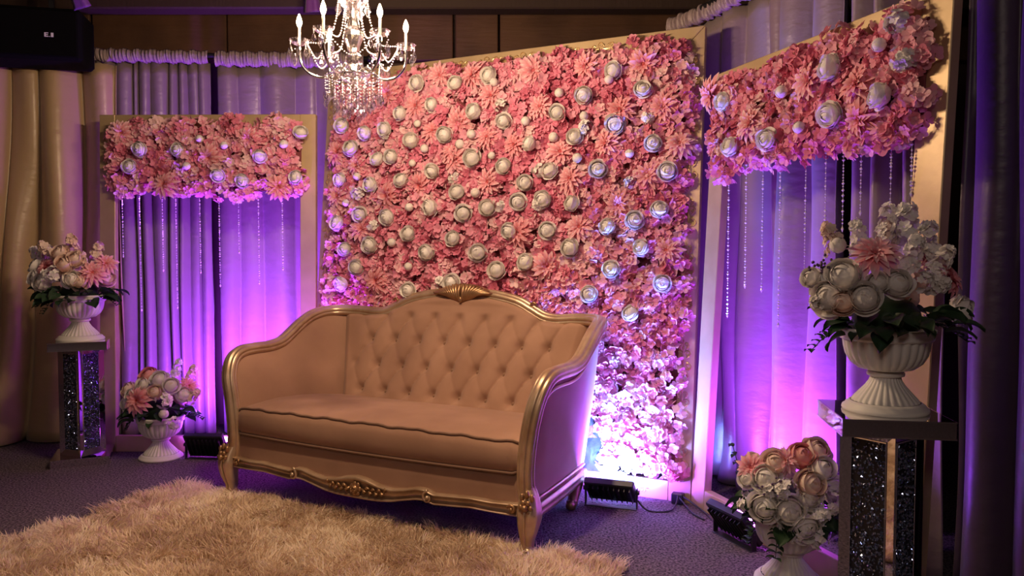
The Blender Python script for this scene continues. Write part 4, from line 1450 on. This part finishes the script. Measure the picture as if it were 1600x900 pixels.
# near urn on the near pedestal
make_urn((1.137, 2.325, 0.770), 'large white fluted urn standing on the near mirrored pedestal', 0.93)
b = bouquet((1.137, 2.325, 1.021), 'tall bouquet of cream peonies and coral dahlias in the urn on the near pedestal', [
    ('rose', -0.178, -0.08, 0.172, 0.056), ('rose', -0.212, -0.06, 0.105, 0.058), ('blush', -0.185, -0.10, 0.090, 0.040), ('rose', -0.130, -0.125, 0.105, 0.050), ('rose', -0.088, -0.12, 0.152, 0.034), ('rose', -0.028, -0.12, 0.150, 0.046),
    ('rose', -0.255, -0.02, 0.165, 0.034), ('bud', -0.172, -0.02, 0.270, 0.028), ('dahlia', -0.085, -0.09, 0.238, 0.082), ('dahlia', 0.165, -0.06, 0.160, 0.062), ('dahlia', 0.115, -0.02, 0.215, 0.045),
    ('rose', 0.215, -0.05, 0.058, 0.044), ('rose', 0.225, -0.02, 0.075, 0.036),
    ('stock', 0.055, 0.02, 0.255, 0.075), ('stock', 0.09, -0.01, 0.215, 0.066), ('stock', -0.07, 0.03, 0.245, 0.055), ('bstock', -0.155, 0.02, 0.245, 0.055), ('stock', 0.105, -0.07, 0.165, 0.055),
    ('stock', 0.03, -0.07, 0.195, 0.055), ('sprig', 0.085, -0.11, 0.150, 0.055), ('sprig', 0.045, -0.12, 0.150, 0.045), ('stock', 0.02, 0.05, 0.285, 0.06), ('sprig', 0.14, 0.01, 0.24, 0.05),
    ('sprig', -0.24, -0.06, 0.085, 0.035), ('bstock', 0.02, 0.06, 0.24, 0.06)], 3, 54, 0.185,
    droop=((PI * 1.02, 0.14, -0.09), (-0.25, 0.13, -0.06)), R0=0.17)
berries(b, (-0.235, -0.05, 0.205), 1)
b.scale = (0.93, 0.93, 0.93)
# far urn on the far pedestal
make_urn((-2.60, 4.612, 0.735), 'small looking white urn on the distant mirrored pedestal')
bouquet((-2.60, 4.605, 0.985), 'round blush and coral bouquet in the urn on the distant pedestal', [
    ('bstock', -0.12, -0.06, 0.215, 0.07), ('dahlia', -0.115, -0.12, 0.185, 0.075), ('bstock', 0.0, -0.05, 0.25, 0.07), ('blush', 0.0, -0.14, 0.205, 0.055), ('blush', 0.05, -0.12, 0.235, 0.05), ('dahlia', 0.145, -0.11, 0.155, 0.085),
    ('dahlia', 0.19, -0.05, 0.205, 0.075), ('rose', -0.215, -0.04, 0.195, 0.06), ('rose', -0.185, -0.10, 0.125, 0.055), ('rose', -0.125, -0.15, 0.105, 0.055), ('sprig', -0.045, -0.16, 0.145, 0.065), ('rose', -0.23, -0.02, 0.085, 0.045),
    ('blush', 0.085, -0.14, 0.105, 0.05), ('rose', 0.045, -0.15, 0.12, 0.05), ('sprig', -0.17, 0.0, 0.27, 0.06), ('bstock', 0.11, -0.02, 0.215, 0.065), ('blush', -0.05, -0.1, 0.27, 0.05), ('stock', -0.21, 0.0, 0.2, 0.06),
    ('bstock', 0.06, -0.08, 0.18, 0.06), ('blush', 0.17, 0.0, 0.12, 0.05)], 9, 56, 0.205,
    droop=((PI * 1.05, 0.13, -0.07), (-0.1, 0.13, -0.06), (PI * 1.3, 0.09, -0.10)), R0=0.17)
# floor urn beside the left frame
make_urn((-2.16, 4.68, 0), 'white urn on the carpet beside the violet floodlight', 0.97)
bouquet((-2.16, 4.68, 0.262), 'low bouquet of white roses and a coral dahlia on the floor left of the sofa', [
    ('pinkrose', -0.05, -0.03, 0.245, 0.06), ('rose', 0.035, -0.08, 0.235, 0.052), ('rose', 0.11, -0.09, 0.20, 0.048), ('rose', -0.055, -0.09, 0.205, 0.045), ('blush', -0.165, -0.05, 0.165, 0.048), ('dahlia', -0.06, -0.15, 0.120, 0.095),
    ('blush', 0.03, -0.13, 0.165, 0.045), ('sprig', 0.085, -0.13, 0.115, 0.065), ('rose', 0.175, -0.06, 0.14, 0.045), ('dahlia', 0.185, -0.02, 0.185, 0.065), ('stock', 0.10, 0.0, 0.25, 0.05), ('bstock', 0.17, 0.02, 0.22, 0.05),
    ('rose', -0.17, -0.06, 0.085, 0.045), ('bud', 0.09, -0.15, 0.04, 0.03), ('sprig', 0.13, -0.10, -0.02, 0.05), ('bstock', 0.2, -0.04, 0.10, 0.05), ('rose', -0.12, -0.11, 0.145, 0.04)], 14, 40, 0.17,
    droop=((-0.15, 0.17, -0.03), (PI * 1.1, 0.08, -0.10)), R0=0.15)
# floor urn behind the near pedestal
make_urn((1.055, 2.88, 0), 'white urn on the carpet partly hidden behind the near pedestal', 0.97)
b = bouquet((1.055, 2.88, 0.262), 'full bouquet of cream peonies on the floor beside the near pedestal', [
    ('dahlia', -0.165, -0.06, 0.19, 0.065), ('rose', -0.185, -0.07, 0.155, 0.034), ('rose', -0.125, -0.10, 0.165, 0.052), ('blush', -0.085, -0.08, 0.215, 0.05), ('dahlia', -0.055, -0.09, 0.225, 0.06), ('pinkrose', 0.01, -0.08, 0.24, 0.052),
    ('blush', 0.075, -0.05, 0.25, 0.055), ('rose', 0.075, -0.11, 0.20, 0.05), ('blush', 0.025, -0.135, 0.155, 0.052), ('rose', 0.02, -0.14, 0.105, 0.04), ('rose', -0.135, -0.12, 0.065, 0.056), ('rose', -0.055, -0.145, 0.060, 0.058),
    ('rose', 0.00, -0.15, 0.005, 0.06), ('rose', -0.06, -0.13, -0.005, 0.04), ('sprig', -0.065, -0.14, 0.135, 0.055), ('sprig', -0.105, -0.12, 0.12, 0.045), ('sprig', 0.085, -0.13, 0.085, 0.055), ('sprig', 0.05, -0.15, 0.045, 0.045),
    ('sprig', 0.12, -0.09, 0.14, 0.05), ('sprig', -0.18, -0.06, 0.055, 0.04), ('sprig', 0.045, -0.14, -0.035, 0.05), ('rose', 0.15, -0.04, 0.10, 0.05), ('sprig', -0.03, -0.14, -0.03, 0.04), ('blush', -0.15, -0.02, 0.21, 0.03)], 21, 46, 0.17,
    droop=((PI * 0.9, 0.10, 0.22), (PI * 1.3, 0.06, -0.14), (PI * 1.05, 0.06, -0.12)), R0=0.15)
berries(b, (-0.10, -0.155, 0.155), 5)


# ------------------------------------------------------------------ chandelier
def make_chandelier():
    cx, cy = -0.653, 3.20
    root = empty('chandelier', (cx, cy, 1.825), 0, 'crystal candle chandelier with chrome arms hanging above the sofa', 'chandelier')
    root.scale = (0.914, 0.914, 0.914)
    Z = lambda z: z - 1.88
    sc = lambda n, f: (lambda j, a: 1 + f * math.cos(n * a) * (j / 6.0))
    ca = M['crystal']
    # suspension
    mb = MB()
    add_tube(mb, [(0, 0, Z(2.46)), (0, 0, Z(2.7)), (0, 0, Z(3.146))], 0.006, 8); mb.build('hanging_rod', M['chrome'], root, True)
    mb = MB(); add_lathe(mb, [(0.06, Z(3.150)), (0.058, Z(3.137)), (0.03, Z(3.117)), (0.0, Z(3.112))], 24); mb.build('canopy', M['chrome'], root, True)
    # top dish, scalloped
    def dish(name, z, r, h, n, par):
        mb = MB()
        pr = [(r * 0.18, 0), (r * 0.5, h * 0.12), (r * 0.78, h * 0.42), (r * 0.93, h * 0.75), (r, h), (r * 0.95, h), (r * 0.72, h * 0.5), (r * 0.4, h * 0.22), (0.002, h * 0.15)]
        add_lathe(mb, [(a, z + b_) for a, b_ in pr], n * 8, cap=True, mod=lambda j, a: 1 + (0.06 * math.cos(n * a) + 0.03 * math.cos(2 * n * a)) * (1 if 2 < j < 7 else 0.3))
        return mb.build(name, ca, par, False)
    dish('top_dish', Z(2.345), 0.066, 0.05, 12, root)
    # turned crystal column, faceted
    def turned(name, prof, n=16, mat=M['crystal_column']):
        mb = MB(); add_lathe(mb, [(r, Z(z)) for r, z in prof], n, mod=lambda j, a: 1 + 0.05 * math.cos(8 * a)); return mb.build(name, mat, root)
    turned('column_top', [(0.018, 2.335), (0.020, 2.345), (0.024, 2.38), (0.016, 2.42), (0.010, 2.46)])
    turned('column_neck', [(0.014, 2.262), (0.030, 2.268), (0.026, 2.285), (0.022, 2.305), (0.025, 2.325), (0.027, 2.335), (0.018, 2.345)])
    turned('column_vase', [(0.015, 2.155), (0.026, 2.165), (0.030, 2.185), (0.036, 2.200), (0.046, 2.225), (0.044, 2.245), (0.032, 2.262), (0.018, 2.27)])
    turned('column_ball', [(0.012, 2.085), (0.030, 2.095), (0.036, 2.115), (0.034, 2.138), (0.022, 2.152), (0.014, 2.158)])
    turned('hub', [(0.014, 2.050), (0.032, 2.056), (0.035, 2.072), (0.030, 2.085), (0.012, 2.090)], 24, M['chrome'])
    dish('lower_dish', Z(2.018), 0.072, 0.040, 14, root)
    turned('finial', [(0.002, 1.965), (0.010, 1.972), (0.013, 1.985), (0.008, 2.0), (0.02, 2.014), (0.012, 2.05)], 12)
    # shared meshes
    mb = MB()
    pr = [(0.010, 0.0), (0.022, 0.004), (0.036, 0.013), (0.042, 0.022), (0.044, 0.026), (0.040, 0.026), (0.030, 0.014), (0.012, 0.008), (0.002, 0.007)]
    add_lathe(mb, pr, 64, mod=lambda j, a: 1 + (0.05 * math.cos(8 * a) + 0.03 * math.cos(16 * a)) * (1 if 2 < j < 6 else 0.3))
    bob = mb.mesh('bobeche', ca)
    mb = MB(); add_lathe(mb, [(0.0060, 0.0), (0.0060, 0.072), (0.005, 0.075)], 14); sleeve = mb.mesh('candle_sleeve', M['candle'], True)
    mb = MB(); add_lathe(mb, [(0.005, 0.0), (0.0085, 0.006), (0.0125, 0.018), (0.0128, 0.026), (0.0095, 0.040), (0.005, 0.052), (0.001, 0.060)], 14); bulb = mb.mesh('bulb', M['bulb'], True)
    mb = MB()
    add_lathe(mb, [(0.001, -0.044), (0.005, -0.038), (0.0095, -0.026), (0.0085, -0.014), (0.003, -0.003), (0.001, 0.0)], 6)
    drop = mb.mesh('crystal_drop', ca)
    mb = MB(); add_lathe(mb, [(0.001, -0.036), (0.011, -0.020), (0.006, -0.006), (0.001, 0.0)], 6); pendant = mb.mesh('crystal_drop', ca)
    def chain(pts, n, par, s=0.0042, name='bead_chain'):
        mb = MB()
        for p in catmull(pts, n): add_octa(mb, p, s, s)
        return tag(mb.build(name, M['crystal_bead'], par), kind='stuff')
    rr = random.Random(2)
    RA = 0.235
    for k in range(6):
        a = R(10 + 60 * k)
        d = Vector((math.cos(a), math.sin(a), 0))
        mb = MB()
        pts = [d * 0.028 + Vector((0, 0, Z(2.070))), d * 0.060 + Vector((0, 0, Z(2.092))), d * 0.085 + Vector((0, 0, Z(2.070))), d * 0.125 + Vector((0, 0, Z(2.040))), d * 0.185 + Vector((0, 0, Z(2.050))), d * 0.225 + Vector((0, 0, Z(2.092))), d * RA + Vector((0, 0, Z(2.135))), d * RA + Vector((0, 0, Z(2.178)))]
        add_tube(mb, catmull(pts, 36), 0.0062, 8)
        arm = mb.build('arm', M['chrome'], root, True)
        tip = d * RA + Vector((0, 0, Z(2.175)))
        o = new_obj('bobeche', bob, arm); o.location = tip
        o = new_obj('candle_sleeve', sleeve, arm); o.location = tip + Vector((0, 0, 0.006))
        o = new_obj('bulb', bulb, arm); o.location = tip + Vector((0, 0, 0.080))
        l = bpy.data.lights.new('candle_light', 'POINT'); l.energy = BULB_W; l.color = (1.0, 0.69, 0.43); l.shadow_soft_size = 0.02
        lo = bpy.data.objects.new('candle_light', l); COL.objects.link(lo); lo.parent = root; lo.location = tip + Vector((0, 0, 0.165))
        for q in range(5):
            b_ = a + 2 * PI * q / 5 + 0.3
            p = tip + Vector((math.cos(b_) * 0.040, math.sin(b_) * 0.040, 0.016))
            L_ = rr.choice((0.012, 0.02, 0.045))
            chain([p, p - Vector((0, 0, L_ * 0.5)), p - Vector((0, 0, L_))], 3, arm)
            o = new_obj('crystal_drop', rr.choice((drop, pendant)), arm); o.location = p - Vector((0, 0, L_ + 0.004)); o.scale = (1.15, 1.15, 1.15)
        # garlands from the top dish out to the arm and between arms
        t0 = d * 0.064 + Vector((0, 0, Z(2.385)))
        chain([t0, d * 0.075 + Vector((0, 0, Z(2.30))), d * 0.115 + Vector((0, 0, Z(2.20))), d * 0.195 + Vector((0, 0, Z(2.19)))], 26, root, name='bead_garland')
        o = new_obj('crystal_drop', pendant, root); o.location = t0 - Vector((0, 0, 0.012)); o.scale = (1.5, 1.5, 1.6)
        a2 = R(10 + 60 * (k + 1)); d2 = Vector((math.cos(a2), math.sin(a2), 0))
        m_ = (d + d2) * 0.5
        chain([d * 0.20 + Vector((0, 0, Z(2.18))), m_ * 0.20 + Vector((0, 0, Z(2.10))), d2 * 0.20 + Vector((0, 0, Z(2.18)))], 22, root, name='bead_garland')
    # curtain of drops around the lower dish
    for ring, (rad, n, zt, ln) in enumerate(((0.125, 20, 2.045, 0.075), (0.085, 16, 2.02, 0.085), (0.045, 10, 2.0, 0.095))):
        mb = MB(); add_tube(mb, [(rad * math.cos(t), rad * math.sin(t), Z(zt)) for t in np.linspace(0, 2 * PI, 37)], 0.0022, 6, normal=(0, 0, 1)); mb.build('drop_ring', M['chrome'], root, True)
        for q in range(n):
            t = 2 * PI * q / n
            p = Vector((rad * math.cos(t), rad * math.sin(t), Z(zt)))
            L_ = ln * rr.uniform(0.6, 1.15)
            chain([p, p - Vector((0, 0, L_ * 0.5)), p - Vector((0, 0, L_))], 6, root, 0.0038)
            o = new_obj('crystal_drop', drop if q % 3 else pendant, root); o.location = p - Vector((0, 0, L_ + 0.003)); o.scale = (1.2, 1.2, 1.25)
    return root


make_chandelier()


# ------------------------------------------------------------------ loudspeaker and sashes near the ceiling
def loudspeaker():
    root = empty('loudspeaker', (-3.05, 4.72, 2.42), R(14), 'black loudspeaker box mounted high above the tan drape', 'loudspeaker')
    mb = MB(); add_box(mb, -0.52, 0.40, -0.02, 0.28, 0.02, 0.34, 0.02); mb.build('cabinet', M['speaker_black'], root)
    mb = MB(); add_box(mb, -0.50, 0.38, -0.032, -0.02, 0.04, 0.32, 0.006); mb.build('grille', simple('grille', (0.004, 0.004, 0.004), 0.9, 0, 0.05), root)
    mb = MB()
    for (x0, x1, z0, z1) in ((0, 0.008, 0, 0.026), (0.008, 0.022, 0, 0.005), (0.008, 0.020, 0.010, 0.015), (0.008, 0.022, 0.021, 0.026), (0.027, 0.031, 0, 0.005), (0.036, 0.050, 0, 0.026)):
        add_box(mb, 0.20 + x0, 0.20 + x1, -0.034, -0.031, 0.155 + z0, 0.155 + z1)
    mb.build('badge', simple('badge', (0.75, 0.75, 0.78), 0.4), root)
    for x in (-0.3, 0.2):
        mb = MB(); add_box(mb, x - 0.015, x + 0.015, 0.10, 0.13, 0.34, 0.575, 0.003); mb.build('ceiling_bracket', M['black'], root)


loudspeaker()


def sash(pts, label):
    mb = MB(); n = 24
    P = catmull(pts, n)
    add_sweep(mb, P, [(0.055 * math.cos(2 * PI * k / 20) * (1 + 0.15 * math.cos(k * 2.5)), 0.018 * math.sin(2 * PI * k / 20) * (1 + 0.3 * math.cos(k * 1.9))) for k in range(20)], [1 - 0.25 * math.sin(PI * i / (n - 1)) for i in range(n)], (1, 0, 0))
    tag(mb.build('fabric_sash', M['purple_sash'], None, True), label, 'fabric')


sash([(-2.72, 4.55, 2.985), (-2.64, 4.66, 2.88), (-2.60, 4.72, 2.74)], 'purple fabric sash hanging from the ceiling near the loudspeaker')
sash([(-1.32, 4.85, 2.985), (-1.27, 4.90, 2.90), (-1.26, 4.92, 2.78)], 'purple fabric sash hanging behind the chandelier')
